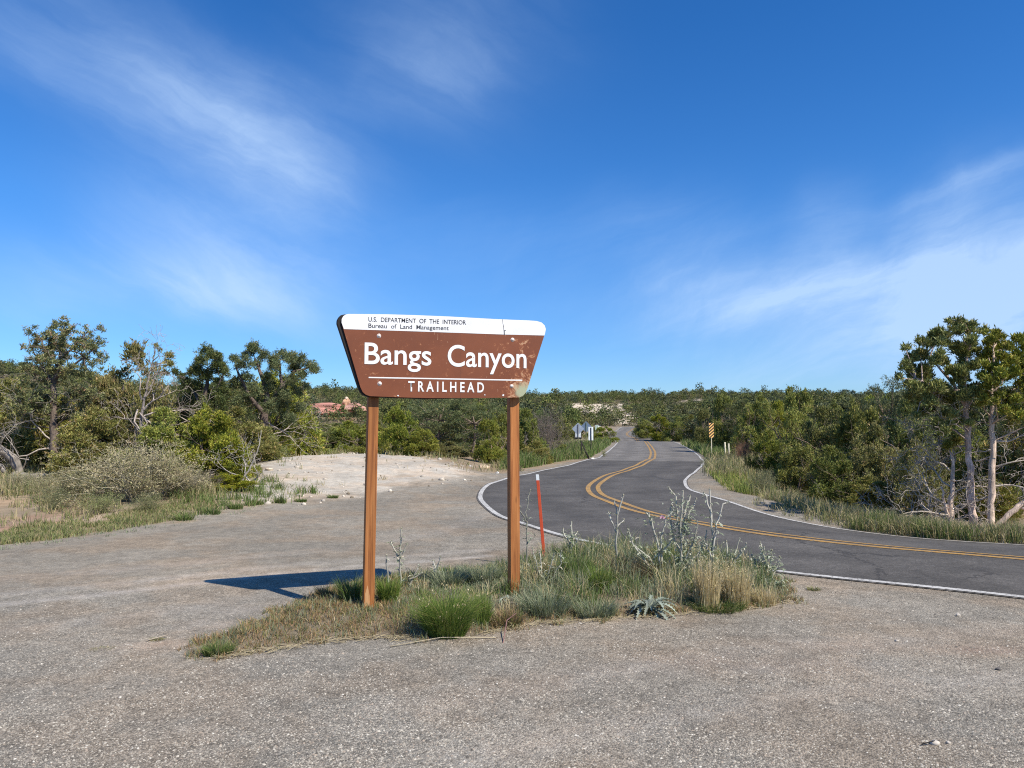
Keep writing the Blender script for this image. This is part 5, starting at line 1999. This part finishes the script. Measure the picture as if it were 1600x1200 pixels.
GR = np.array([(0.13, 0.20, 0.045), (0.17, 0.22, 0.07), (0.10, 0.15, 0.04), (0.26, 0.25, 0.11), (0.38, 0.31, 0.17)])
GR_BRIGHT = np.array([(0.16, 0.24, 0.045), (0.22, 0.29, 0.060), (0.10, 0.17, 0.030), (0.27, 0.30, 0.08), (0.40, 0.34, 0.15)])
GR_GREY = np.array([(0.27, 0.31, 0.18), (0.21, 0.25, 0.14), (0.36, 0.38, 0.25), (0.15, 0.19, 0.09), (0.45, 0.40, 0.26)])
GR_TAN = np.array([(0.64, 0.53, 0.30), (0.54, 0.44, 0.23), (0.74, 0.63, 0.40), (0.42, 0.35, 0.19), (0.28, 0.28, 0.11)])
GR_BROWN = np.array([(0.29, 0.19, 0.10), (0.21, 0.20, 0.07), (0.38, 0.25, 0.13), (0.15, 0.16, 0.05), (0.46, 0.37, 0.21)])
GR_MIX = np.array([(0.24, 0.25, 0.10), (0.40, 0.34, 0.18), (0.18, 0.21, 0.08), (0.52, 0.43, 0.25), (0.28, 0.22, 0.12)])


def px_ground(px, py):
    a = (px - 800) / FPX
    b = (600 - py) / FPX
    t = -EYE / (math.sin(PITCH) + b * math.cos(PITCH))
    return a * t, (math.cos(PITCH) - b * math.sin(PITCH)) * t


def scatter_px(poly, n, rg):
    P = np.array(poly, float)
    lo, hi = P.min(0), P.max(0)
    xs = rg.uniform(lo[0], hi[0], n * 3)
    ys = rg.uniform(lo[1], hi[1], n * 3)
    k = inpoly(xs, ys, poly)
    xs, ys = xs[k][:n], ys[k][:n]
    return px_ground(xs, ys)


def patchy_blades(geo, x, y, h, hv, wpx, lean, pal, rg, patch=0.8, seed=5, thresh=-0.25, w=(0.34, 0.27, 0.19, 0.14, 0.06), avoid_road=True, clump=0.0):
    if clump > 0:
        c = rg.choice(len(x), max(4, len(x) // 14))
        j = rg.choice(c, len(x))
        x = x[j] + rg.normal(size=len(x)) * clump
        y = y[j] + rg.normal(size=len(y)) * clump
    nz = waves(x, y, patch, seed)
    keep = nz > thresh + rg.uniform(-0.3, 0.3, len(x))
    if avoid_road:
        rdx = road_dist(x, y)
        keep &= (rdx > LANE - 0.08) | (rdx < -LANE - 0.42)
    x, y, nz = x[keep], y[keep], nz[keep]
    n = len(x)
    z = Hfull(x, y) - 0.01
    D = np.hypot(x, y)
    hh = h * (1 + 0.35 * nz) * rg.uniform(1 - hv, 1 + hv, n)
    wd = np.maximum(0.0035, D / FPX * wpx)
    geo.add(*blades(x, y, z, hh, wd, rg.normal(size=n) * lean, pick(pal, n, rg, w), rg))


def stuff(name, geo, mat, label, cat):
    me = geo.mesh(name, mat)
    o = link(name, me)
    set_props(o, label, cat, kind='stuff')
    return o


def verge_grass():
    rg = np.random.default_rng(33)
    L = Geo()
    patchy_blades(L, *scatter_px([(0, 832), (60, 824), (150, 815), (250, 800), (330, 786), (340, 800), (300, 811), (230, 822), (150, 834), (80, 845), (0, 852)], 10000, rg), 0.085, 0.5, 0.9, 0.6, (GR * (1.25, 1.1, 1.2) + GR_MIX) / 2, rg, 1.2, 5, -0.5)
    patchy_blades(L, *scatter_px([(0, 765), (130, 768), (250, 785), (330, 785), (250, 803), (150, 815), (0, 835)], 4200, rg), 0.15, 0.6, 0.9, 0.6, GR_MIX, rg, 1.5, 6, 0.0, clump=0.06)
    patchy_blades(L, *scatter_px([(0, 745), (330, 745), (340, 790), (0, 790)], 6000, rg), 0.24, 0.6, 0.9, 0.6, GR_MIX, rg, 2.5, 7, -0.2, clump=0.1)
    patchy_blades(L, *scatter_px([(250, 775), (420, 765), (500, 775), (440, 790), (350, 800), (300, 812)], 4500, rg), 0.16, 0.5, 0.9, 0.6, GR, rg, 0.8, 8, 0.1, clump=0.06)
    patchy_blades(L, *scatter_px([(0, 846), (150, 832), (300, 810), (440, 789), (440, 793), (300, 818), (150, 843), (0, 862)], 2500, rg), 0.05, 0.5, 0.8, 0.7, GR_GREY, rg, 0.8, 9, 0.15)
    stuff('verge_grass', L, M_grass, 'green and straw coloured grass strip along the left edge of the gravel', 'grass')
    S = Geo()
    patchy_blades(S, *scatter_px([(430, 715), (640, 722), (750, 735), (820, 730), (820, 742), (740, 748), (640, 733), (460, 727)], 2400, rg), 0.20, 0.6, 0.9, 0.6, GR_MIX, rg, 2.5, 10, 0.0, clump=0.12)
    patchy_blades(S, *scatter_px([(400, 745), (560, 735), (730, 745), (560, 775), (440, 788)], 600, rg), 0.12, 0.5, 0.9, 0.6, GR_MIX, rg, 2.0, 11, 0.2, clump=0.08)
    stuff('bank_grass', S, M_grass, 'sparse dry tufts round the pale sand bank', 'grass')
    F = Geo()
    patchy_blades(F, *scatter_px([(780, 738), (850, 728), (905, 718), (950, 706), (965, 694), (940, 690), (880, 700), (820, 722)], 9000, rg), 0.45, 0.5, 0.9, 0.5, GR, rg, 5, 12, -0.6)
    patchy_blades(F, *scatter_px([(820, 722), (900, 702), (900, 694), (830, 712)], 2500, rg), 0.5, 0.5, 0.9, 0.5, GR_MIX, rg, 5, 13, -0.6)
    stuff('far_verge_grass', F, M_grass, 'tall yellow green grass below the diamond signs', 'grass')
    Rg = Geo()
    patchy_blades(Rg, *scatter_px([(1085, 712), (1110, 706), (1180, 712), (1240, 735), (1200, 755), (1110, 745)], 7000, rg), 0.30, 0.5, 0.9, 0.5, GR_MIX, rg, 3, 14, -0.35, clump=0.1)
    patchy_blades(Rg, *scatter_px([(1108, 742), (1130, 737), (1200, 748), (1215, 768), (1165, 772), (1130, 762)], 2600, rg), 0.22, 0.5, 0.9, 0.6, GR_BRIGHT * (1.3, 1.1, 1.3), rg, 2, 15, -0.6)
    patchy_blades(Rg, *scatter_px([(1160, 765), (1250, 755), (1400, 795), (1620, 828), (1620, 852), (1500, 842), (1350, 815), (1230, 790)], 15000, rg), 0.22, 0.6, 0.9, 0.6, GR_MIX, rg, 1.6, 16, -0.25, clump=0.08)
    patchy_blades(Rg, *scatter_px([(1175, 772), (1260, 792), (1400, 820), (1620, 842), (1620, 858), (1400, 840), (1250, 814), (1180, 792)], 6500, rg), 0.10, 0.6, 0.8, 0.6, GR_MIX, rg, 0.9, 19, -0.05, clump=0.07)
    patchy_blades(Rg, *scatter_px([(1330, 800), (1450, 815), (1620, 835), (1620, 852), (1500, 842), (1400, 826), (1330, 812)], 7000, rg), 0.24, 0.5, 0.8, 0.4, GR, rg, 1.0, 17, -0.2, clump=0.06)
    patchy_blades(Rg, *scatter_px([(1050, 694), (1130, 694), (1150, 712), (1090, 716), (1070, 700)], 5000, rg), 0.40, 0.5, 0.9, 0.5, GR, rg, 5, 18, -0.5)
    stuff('right_verge_grass', Rg, M_grass, 'patchy green and straw grass between the road and the right hand trees', 'grass')


verge_grass()


def island_grass():
    rg = np.random.default_rng(44)
    P = np.array(island)
    lo, hi = P.min(0) - 0.15, P.max(0) + 0.15
    n = 170000
    x = rg.uniform(lo[0], hi[0], n)
    y = rg.uniform(lo[1], hi[1], n)
    sd = poly_sd(x, y, island)
    k = sd + 0.13 * waves(x, y, 0.35, 3) + 0.07 * waves(x, y, 0.12, 2) < 0.015
    x, y, sd = x[k], y[k], sd[k]
    px = x / y * FPX + 800
    # low reddish cover at the left and front
    a = smooth(700, 560, px + 60 * waves(x, y, 0.6, 8))
    a = np.maximum(a, 0.75 * smooth(0.22, 0.08, -sd))
    u = rg.uniform(size=len(x))
    G1, G2 = Geo(), Geo()
    m = u < a
    m &= (waves(x, y, 0.30, 14) > -0.85) & (rg.uniform(size=len(x)) < 0.9)
    patchy_blades(G1, x[m], y[m], 0.045, 0.6, 0.95, 0.9, GR_BROWN * 1.15, rg, 0.3, 21, -2, avoid_road=False)
    m3 = (u < a) & (rg.uniform(size=len(x)) < 0.22)
    patchy_blades(G1, x[m3], y[m3], 0.065, 0.5, 0.9, 0.6, GR_GREY * 0.9, rg, 0.35, 22, 0.05, avoid_road=False)
    stuff('ground_cover', G1, M_grass, 'low reddish brown and green ground cover on the left end of the mound', 'ground cover')
    m = (u >= a) & (rg.uniform(size=len(x)) < 0.42) & (waves(x, y, 0.55, 36) > -0.55)
    xm, ym, sm = x[m], y[m], sd[m]
    pxm = xm / ym * FPX + 800
    tall = 0.085 + 0.125 * smooth(720, 900, pxm) * smooth(0.0, 0.25, -sm)
    zz = Hfull(xm, ym) - 0.01
    w1 = waves(xm, ym, 0.45, 31)
    w2 = waves(xm, ym, 0.8, 32)
    hh = tall * (1 + 0.65 * w1) * rg.uniform(0.4, 1.25, len(xm))
    nn = len(xm)
    col = pick(GR_GREY, nn, rg)
    c2 = pick(GR, nn, rg)
    c3 = pick(GR_TAN, nn, rg)
    s2 = (w2 + 0.5 * w1 > 0.15)[:, None]
    col = np.where(s2, c2, col)
    s3 = ((waves(xm, ym, 0.5, 35) > 0.55) | (rg.uniform(size=nn) < 0.07))[:, None]
    col = np.where(s3, c3, col)
    G2.add(*blades(xm, ym, zz, hh, np.maximum(0.004, ym / FPX * 0.85), rg.normal(size=nn) * 0.55, col, rg))
    stuff('mound_grass', G2, M_grass, 'mixed grey green and straw grass covering the mound round the sign posts', 'grass')
    # straw lying along the front rim
    G3 = Geo()
    rim = [flat(*p) for p in ((340, 1030), (420, 1020), (500, 1006), (600, 998), (640, 1000))]
    rim2 = [flat(*p) for p in ((760, 990), (840, 977), (960, 968), (1100, 958), (1235, 942), (1232, 915))]
    for line, nst in ((rim, 170), (rim2, 230)):
        L_ = np.array(line)
        for _ in range(nst):
            i = rg.integers(len(L_) - 1)
            f = rg.uniform()
            c = L_[i] * (1 - f) + L_[i + 1] * f + rg.normal(size=2) * 0.035
            d = unit(L_[i + 1] - L_[i] + rg.normal(size=2) * 0.25)
            ln = rg.uniform(0.04, 0.16)
            p0, p1 = c - d * ln / 2, c + d * ln / 2
            z0 = gz(*c) + rg.uniform(0.004, 0.02)
            G3.tube([(p0[0], p0[1], z0), (c[0] + rg.normal() * 0.006, c[1], z0 + rg.uniform(0, 0.01)), (p1[0], p1[1], z0)], 0.0022, 3, np.array((0.58, 0.49, 0.31)) * rg.uniform(0.7, 1.1))
    stuff('straw', G3, M_grass, 'dry straw stems lying along the front rim of the mound', 'straw')


island_grass()


def clump(name, px, py, wpx, hpx, pal, n, label, cat='grass clump', lean=0.9, wd=0.9, D=None, seedheads=0, w=(0.34, 0.27, 0.19, 0.14, 0.06), base=0.35):
    """one tuft of grass: blades fan out from a common foot"""
    rg = np.random.default_rng(int(px * 7 + py))
    x0, y0, z0 = at(px, py) if D is None else ((px - 800) / FPX * D, D, gz((px - 800) / FPX * D, D))
    k = y0 / FPX
    W, h = wpx * k, hpx * k
    geo = Geo()
    a = rg.uniform(0, math.tau, n)
    q = np.sqrt(rg.uniform(0, 1, n)) * W * 0.5 * base
    x, y = q * np.cos(a), q * np.sin(a) * 0.8
    ln = np.abs(rg.normal(0, 0.55, n)) + q / (W * 0.5) * 0.9
    hh = h * rg.uniform(0.35, 1.12, n) * (1 + 0.22 * np.sin(a * 3 + px) * np.sin(a * 5 + py)) / (1 + 0.25 * ln)
    lean_v = ln * lean * (W * 0.5 / max(h, 1e-3)) * 0.8
    geo.add(*blades(x, y, np.full(n, -0.01), hh, np.full(n, max(0.003, k * wd)), lean_v, pick(pal, n, rg, w), rg, 0.5, a + rg.normal(size=n) * 0.5))
    if seedheads:
        i = rg.choice(n, seedheads)
        P = np.stack([x[i] + np.cos(a[i]) * hh[i] * lean_v[i] * 1.0, y[i] + np.sin(a[i]) * hh[i] * lean_v[i] * 1.0, hh[i] * 0.95], 1)
        geo.add(*leaf_cloud(P, np.tile([0, 0, 1.0], (len(P), 1)), 0.03, 0.16, 5, 0.5, pick(GR_TAN, len(P), rg), rg, False))
    o = link(name, geo.mesh(name, M_grass))
    o.location = (x0, y0, z0)
    set_props(o, label, cat)
    return o


clump('green_bush', 698, 992, 132, 74, GR_BRIGHT, 3800, 'dense bright green tussock in front between the two sign posts', 'tussock', 1.15, 0.8, None, 40, base=0.42)
clump('green_bush', 752, 975, 60, 52, GR_BRIGHT, 900, 'smaller green tussock joined to the right side of the big one', 'tussock', 0.9, 0.9)
clump('grass_clump', 607, 940, 52, 44, GR_BRIGHT, 1000, 'green grass clump touching the right side of the left post', base=0.5)
clump('grass_clump', 549, 938, 55, 42, GR, 1000, 'green grass clump touching the left side of the left post', base=0.6)
clump('grass_clump', 510, 936, 44, 26, GR_BROWN, 700, 'low olive clump in the sign shadow left of the left post', base=0.6)
clump('grass_clump', 340, 1022, 55, 26, GR, 700, 'small green clump at the left tip of the mound', base=0.7)
clump('grass_clump', 935, 925, 60, 44, GR_BRIGHT, 1500, 'bright green tuft in the middle of the right half of the mound', base=0.5)
clump('grass_clump', 900, 905, 70, 44, GR, 1300, 'tall arching green grass at the back of the mound behind the bright tuft', base=0.6)
clump('grass_clump', 862, 905, 60, 38, GR_TAN, 700, 'arching straw coloured grass right of the red stake', base=0.4, lean=1.1)
clump('grass_clump', 985, 905, 90, 44, np.array([(0.30, 0.23, 0.13), (0.22, 0.17, 0.09), (0.38, 0.30, 0.18), (0.16, 0.13, 0.06), (0.20, 0.20, 0.09)]), 1700, 'brown matted old grass heap at the back of the mound', base=0.8)
clump('bunch_grass', 1105, 950, 60, 88, GR_TAN, 900, 'tall straw bunch grass, left part of the golden stand', 'bunch grass', 0.5, 0.75, None, 120, base=0.6)
clump('bunch_grass', 1150, 948, 64, 76, GR_TAN, 900, 'straw bunch grass, right part of the golden stand', 'bunch grass', 0.6, 0.75, None, 120, base=0.6)
clump('bunch_grass', 1195, 944, 50, 40, GR_TAN, 420, 'short thin straw grass at the right end of the mound', 'bunch grass', 0.8, 0.75, base=0.7)
clump('grass_clump', 1120, 952, 90, 26, GR, 800, 'green grass at the foot of the golden stand', base=0.8)
clump('grass_clump', 700, 915, 60, 34, GR_GREY, 900, 'grey green grass row at the back between the posts, left', base=0.8)
clump('grass_clump', 752, 910, 66, 36, GR_GREY, 1000, 'grey green grass at the back just left of the right post', base=0.8)
clump('grass_clump', 850, 955, 90, 40, GR_GREY, 1200, 'blue green grass in front right of the right post', base=0.8)
clump('grass_clump', 930, 962, 70, 34, GR_GREY, 900, 'blue green grass beside the silver rosette', base=0.8)
clump('grass_clump', 790, 975, 60, 30, GR_BROWN, 700, 'brownish weedy clump below the foot of the right post', base=0.8)
for i, (px, py, w_, h_, lab) in enumerate(((368, 795, 26, 14, 'first green tuft at the gravel edge right of the tan brush'), (402, 788, 22, 12, 'second green tuft at the gravel edge, below the low juniper'), (438, 786, 18, 12, 'green tuft at the foot of the sand bank'),
                                           (330, 803, 34, 16, 'wide green tuft at the gravel edge under the purplish bush'), (470, 784, 20, 8, 'small tuft on the edge of the pale sand'), (520, 778, 18, 7, 'small tuft on the pale sand near the left post'),
                                           (285, 812, 40, 15, 'green tuft where the verge strip ends'), (245, 1000, 22, 7, 'tiny flat green weed in the gravel left of the mound'), (160, 1014, 34, 5, 'flat weed mat in the gravel at left'), (1272, 922, 22, 8, 'tiny yellow green weed beside the white line right of the mound'))):
    clump('grass_clump', px, py, w_, h_, GR if i < 7 else GR_MIX, 260, lab, base=0.8)


# ------------------------------------------------------------------ thistles
STEM = (0.58, 0.56, 0.45)
LEAFG = np.array([(0.32, 0.36, 0.25), (0.25, 0.30, 0.19), (0.42, 0.45, 0.34), (0.18, 0.22, 0.13), (0.50, 0.47, 0.35)])


def spiny_leaf(geo, p, d, L, wd, rg, col, teeth=5, droop=0.5):
    """lobed leaf: a midrib strip with pointed lobes both sides"""
    d = unit(np.asarray(d, float))
    side = unit(np.cross(d, [0, 0, 1.0]) + 1e-6)
    V, F, C = [], [], []
    prev = None
    pos_ = np.array(p, float)
    n = teeth * 2
    for i in range(n + 1):
        f = i / n
        dd = unit(d + np.array([0, 0, -droop * f * 1.6]))
        pos_ = pos_ + dd * L / n
        half = wd * math.sin(math.pi * min(0.97, 0.12 + 0.88 * f)) * (1.0 if i % 2 else 0.38)
        if i % 2:
            tipf = 0.25 * L / n * 2
        else:
            tipf = 0
        up = np.array([0, 0, half * 0.45])
        V += [pos_ - side * half + dd * tipf + up, pos_, pos_ + side * half + dd * tipf + up]
        C += [col * 1.1, col * 1.25, col * 1.1]
        if i:
            b = len(V) - 3
            F += [(b - 3, b - 2, b + 1), (b - 3, b + 1, b), (b - 2, b - 1, b + 2), (b - 2, b + 2, b + 1)]
    geo.add(np.array(V), np.array(F), np.array(C))


def thistle(base_px, D, stalks, label, leafy=1.0, seed=1, name='thistle', flower=None, stem_r=1.2, bushy=0, dark=0.0):
    """stalks: picture polylines from the foot to the bud"""
    rg = np.random.default_rng(seed)
    bx = (base_px - 800) / FPX * D
    bz = gz(bx, D)
    t = empty(name, (bx, D, bz), label, 'thistle')
    k = D / FPX

    def loc(px, py, dy=0.0):
        x, y, z = at_depth(px, py, D + dy)
        return np.array([x - bx, dy, z - bz])
    S, Lf, Bd = Geo(), Geo(), Geo()
    for si, st in enumerate(stalks):
        dyt = rg.uniform(-0.14, 0.14)
        pts = np.array([loc(p[0], p[1], dyt * i / max(1, len(st) - 1)) for i, p in enumerate(st)])
        if pts[0, 2] > 0.06 and si == 0:
            pts[0, 2] = 0.0
        kk = np.linspace(0, len(pts) - 1, (len(pts) - 1) * 4 + 1)
        Q = np.stack([np.interp(kk, range(len(pts)), pts[:, i]) for i in range(3)], 1)
        Q[1:-1] += rg.normal(size=(len(Q) - 2, 3)) * k * 0.7
        rr = np.linspace(1.0, 0.62, len(Q)) * stem_r * 1.35 * k * (1 if si == 0 else 0.8)
        S.tube(Q, np.maximum(rr, 0.0022), 5, np.array(STEM) * rg.uniform(0.75, 1.15, (len(Q), 1)) * (1 - dark * 0.4))
        ln = np.linalg.norm(Q[-1] - Q[0])
        nl = int(ln / 0.022 * leafy)
        for j in range(nl):
            f = rg.uniform(0.02, 0.97)
            q = Q[0] * 0
            i0 = int(f * (len(Q) - 1))
            q = Q[i0] + (Q[min(i0 + 1, len(Q) - 1)] - Q[i0]) * (f * (len(Q) - 1) - i0)
            a = rg.uniform(0, math.tau)
            d = (math.cos(a), math.sin(a), rg.uniform(0.1, 1.0))
            L_ = rg.uniform(0.03, 0.085) * (1.15 - 0.7 * f)
            spiny_leaf(Lf, q, d, L_, L_ * 0.24, rg, pick(LEAFG, 1, rg)[0], 3, rg.uniform(0.2, 0.9))
        # bud
        r = rg.uniform(0.9, 1.7) * k
        V = []
        for i, (rf, zf) in enumerate(((0.45, -0.5), (1.0, 0.2), (0.9, 0.9), (0.35, 1.6))):
            for j in range(7):
                a = j / 7 * math.tau
                V.append(Q[-1] + np.array([r * rf * math.cos(a), r * rf * math.sin(a), r * zf]))
        F = [(i * 7 + j, i * 7 + (j + 1) % 7, (i + 1) * 7 + (j + 1) % 7) for i in range(3) for j in range(7)] + [(i * 7 + j, (i + 1) * 7 + (j + 1) % 7, (i + 1) * 7 + j) for i in range(3) for j in range(7)]
        F += [(21, 22 + j, 23 + j) for j in range(5)]
        Bd.add(np.array(V), np.array(F), np.array((0.40, 0.38, 0.27)) * rg.uniform(0.7, 1.1))
        Bd.add(*leaf_cloud(np.tile(Q[-1], (8, 1)), unit(rg.normal(size=(8, 3)) + [0, 0, 0.3]), 0.02, 0.14, 2, 0.4, pick(LEAFG, 8, rg), rg, False))
    if bushy:
        n = bushy
        P = []
        for st in stalks:
            a, b = np.array(loc(*st[0])), np.array(loc(*st[-1]))
            f = rg.uniform(0.0, 0.75, n // len(stalks))
            P.append(a + (b - a) * f[:, None] + rg.normal(size=(len(f), 3)) * 0.045)
        P = np.concatenate(P)
        P[:, 2] = np.maximum(P[:, 2], 0.02)
        for q in P:
            a = rg.uniform(0, math.tau)
            L_ = rg.uniform(0.03, 0.075)
            spiny_leaf(Lf, q, (math.cos(a), math.sin(a), rg.uniform(0.0, 1.0)), L_, L_ * 0.26, rg, pick(LEAFG, 1, rg)[0], 3, rg.uniform(0.2, 0.9))
    link('stem', S.mesh('stem', M_herb), t)
    if Lf.n:
        link('leaves', Lf.mesh('leaves', M_herb), t)
    link('bud', Bd.mesh('bud', M_herb), t)
    if flower:
        Fg = Geo()
        q = loc(*flower)
        Fg.add(*leaf_cloud(np.tile(q, (60, 1)), unit(rg.normal(size=(60, 3)) * [1.2, 1.2, 0.7] + [0, 0, 0.5]), 4.8 * k, 0.20, 1, 0.2, np.tile((0.78, 0.52, 0.60), (60, 1)), rg, True, 0.05))
        link('flower', Fg.mesh('flower', M_herb), t)
    return t


thistle(625, 7.45, [[(626, 900), (625, 868), (627, 826)], [(625, 878), (613, 852), (611, 846)], [(625, 872), (636, 850)]], 'silvery thistle stalk standing behind the mound right of the left post', 1.5, 11)
thistle(606, 7.3, [[(606, 892), (604, 868)]], 'short single dry stalk right beside the left post', 0.3, 12)
thistle(680, 8.0, [[(681, 898), (677, 876)], [(681, 898), (688, 870)]], 'two small thistle shoots at the back between the posts', 1.6, 13)
thistle(640, 7.4, [[(640, 905), (650, 890), (655, 884)], [(640, 905), (660, 896)]], 'small dark low weed behind the left post', 1.6, 14, dark=1)
thistle(822, 8.2, [[(822, 888), (824, 840), (822, 800), (829, 766)], [(823, 815), (814, 800), (812, 792)], [(823, 850), (836, 836)]], 'tall dark stemmed thistle between right post and red stake', 1.0, 15, stem_r=1.0, dark=1)
thistle(850, 7.4, [[(850, 925), (846, 890), (843, 862)], [(850, 925), (858, 895), (866, 866)], [(850, 915), (838, 885), (832, 856)], [(851, 930), (876, 880), (877, 862)]], 'pale branching thistle in front of the red stake', 1.2, 16, stem_r=1.1)
thistle(893, 8.6, [[(893, 880), (892, 845), (893, 816)], [(893, 850), (881, 836), (880, 826)], [(893, 848), (902, 832)], [(893, 855), (904, 842)]], 'short leafy thistle right of the red stake at the back edge', 2.4, 17)
thistle(963, 8.0, [[(963, 900), (963, 850), (965, 806), (974, 774)], [(965, 808), (960, 783)], [(964, 834), (953, 806), (951, 800)], [(964, 825), (975, 812)]], 'lone tall forked thistle stalk left of the big thistle stand', 0.5, 18, stem_r=1.3)
thistle(1035, 7.6, [[(1038, 935), (1032, 890), (1028, 850), (1018, 812), (1010, 802)], [(1036, 925), (1010, 880), (990, 850), (981, 828)], [(1034, 900), (1014, 870), (991, 852)], [(1034, 880), (1034, 840), (1040, 812), (1052, 798)],
                    [(1018, 820), (1014, 803)], [(1030, 868), (1045, 850), (1055, 838)]], 'left part of the big thistle stand, with long leaning pale stalks and a pink bloom', 1.0, 19, stem_r=1.6, bushy=130, flower=(1035, 809))
thistle(1065, 7.75, [[(1068, 935), (1065, 880), (1064, 830), (1067, 768)], [(1065, 850), (1058, 800), (1056, 775), (1045, 762)], [(1066, 830), (1072, 795), (1078, 775)], [(1066, 845), (1078, 800), (1088, 780)], [(1066, 870), (1052, 840), (1046, 800), (1050, 790)],
                     [(1067, 880), (1085, 845), (1090, 815)], [(1067, 890), (1095, 860), (1104, 830)]], 'tall centre of the big thistle stand with many branching stalks', 1.2, 20, stem_r=1.5, bushy=240)
thistle(1112, 7.7, [[(1112, 925), (1114, 870), (1112, 820), (1109, 765)], [(1114, 862), (1120, 820), (1130, 788), (1138, 784)], [(1112, 815), (1104, 778), (1100, 770)], [(1114, 880), (1106, 858), (1100, 845)]], 'pair of tall pale thistle stalks behind the golden grass', 0.6, 21, stem_r=1.5, bushy=40)
thistle(1080, 7.9, [[(1080, 930), (1088, 880), (1098, 850)], [(1080, 930), (1076, 880), (1082, 850)], [(1080, 925), (1060, 890), (1050, 868)]], 'dense grey thistle foliage filling the middle of the stand', 2.0, 22, bushy=220)
thistle(1140, 8.0, [[(1138, 920), (1138, 880), (1135, 846)], [(1138, 900), (1148, 870), (1156, 842)], [(1138, 890), (1160, 862), (1166, 850)]], 'yellow green leafy thistle rising behind the golden grass', 1.8, 23, bushy=60)
thistle(1200, 7.8, [[(1200, 925), (1196, 880), (1188, 848)], [(1200, 900), (1205, 870), (1206, 860)], [(1200, 910), (1180, 885), (1175, 868)], [(1202, 910), (1215, 885), (1218, 870)], [(1200, 895), (1190, 870), (1194, 855)]], 'bushy grey green thistle at the right end of the mound', 2.0, 24, bushy=150)
thistle(1205, 7.6, [[(1205, 935), (1200, 915), (1195, 905)], [(1205, 935), (1218, 915), (1222, 906)]], 'low grey thistle foliage at the right foot of the mound', 2.4, 25, bushy=120)


def rosette(px, py, wpx, label, nleaf=22, seed=5, col=(0.28, 0.325, 0.25)):
    rg = np.random.default_rng(seed)
    x, y, z = at(px, py)
    k = y / FPX
    t = empty('thistle_rosette', (x, y, z), label, 'thistle rosette')
    for i in range(nleaf):
        a = i * 2.399
        el_ = rg.uniform(0.25, 1.5)
        geo = Geo()
        L_ = wpx * k * 0.50 * rg.uniform(0.5, 1.05)
        spiny_leaf(geo, (rg.normal() * 0.02, rg.normal() * 0.02, 0.02), (math.cos(a), math.sin(a), el_), L_, L_ * 0.095, rg, np.array(col) * rg.uniform(0.55, 1.25), 10, 0.8)
        link('leaf', geo.mesh('leaf', M_herb), t)
    return t


rosette(1015, 957, 108, 'silver white spiny thistle rosette at the front rim of the mound', 46, 5)
rosette(792, 940, 44, 'small silver rosette at the foot of the right post', 10, 6)


# dead pale stalks: small broken twigs in the gravel
for i, (p, lab) in enumerate((([(610, 1012), (690, 1000), (775, 998)], 'long straw stem lying below the big green tussock'), ([(228, 1003), (262, 996)], 'short pale stem on the gravel beside the tiny weed'), ([(786, 1005), (792, 985), (806, 978)], 'curved reddish dead stem standing below the right post'),
                              ([(1440, 1166), (1458, 1164), (1466, 1160)], 'dark broken twig beside the pale stone'))):
    g_ = Geo()
    q = [np.array(at(*a)) for a in p]
    o0 = q[0].copy()
    k = q[0][1] / FPX
    lift = [0.01, 0.02, 0.01] if i != 2 else [0.0, 0.08, 0.10]
    g_.tube([a - o0 + np.array([0, 0, lift[min(j, 2)]]) for j, a in enumerate(q)], 0.9 * k, 5, ((0.55, 0.46, 0.28), (0.5, 0.42, 0.3), (0.32, 0.18, 0.14), (0.04, 0.035, 0.03))[i], True)
    o = link('straw_twig', g_.mesh('dry_stem', M_herb))
    o.location = o0
    set_props(o, lab, 'stem')
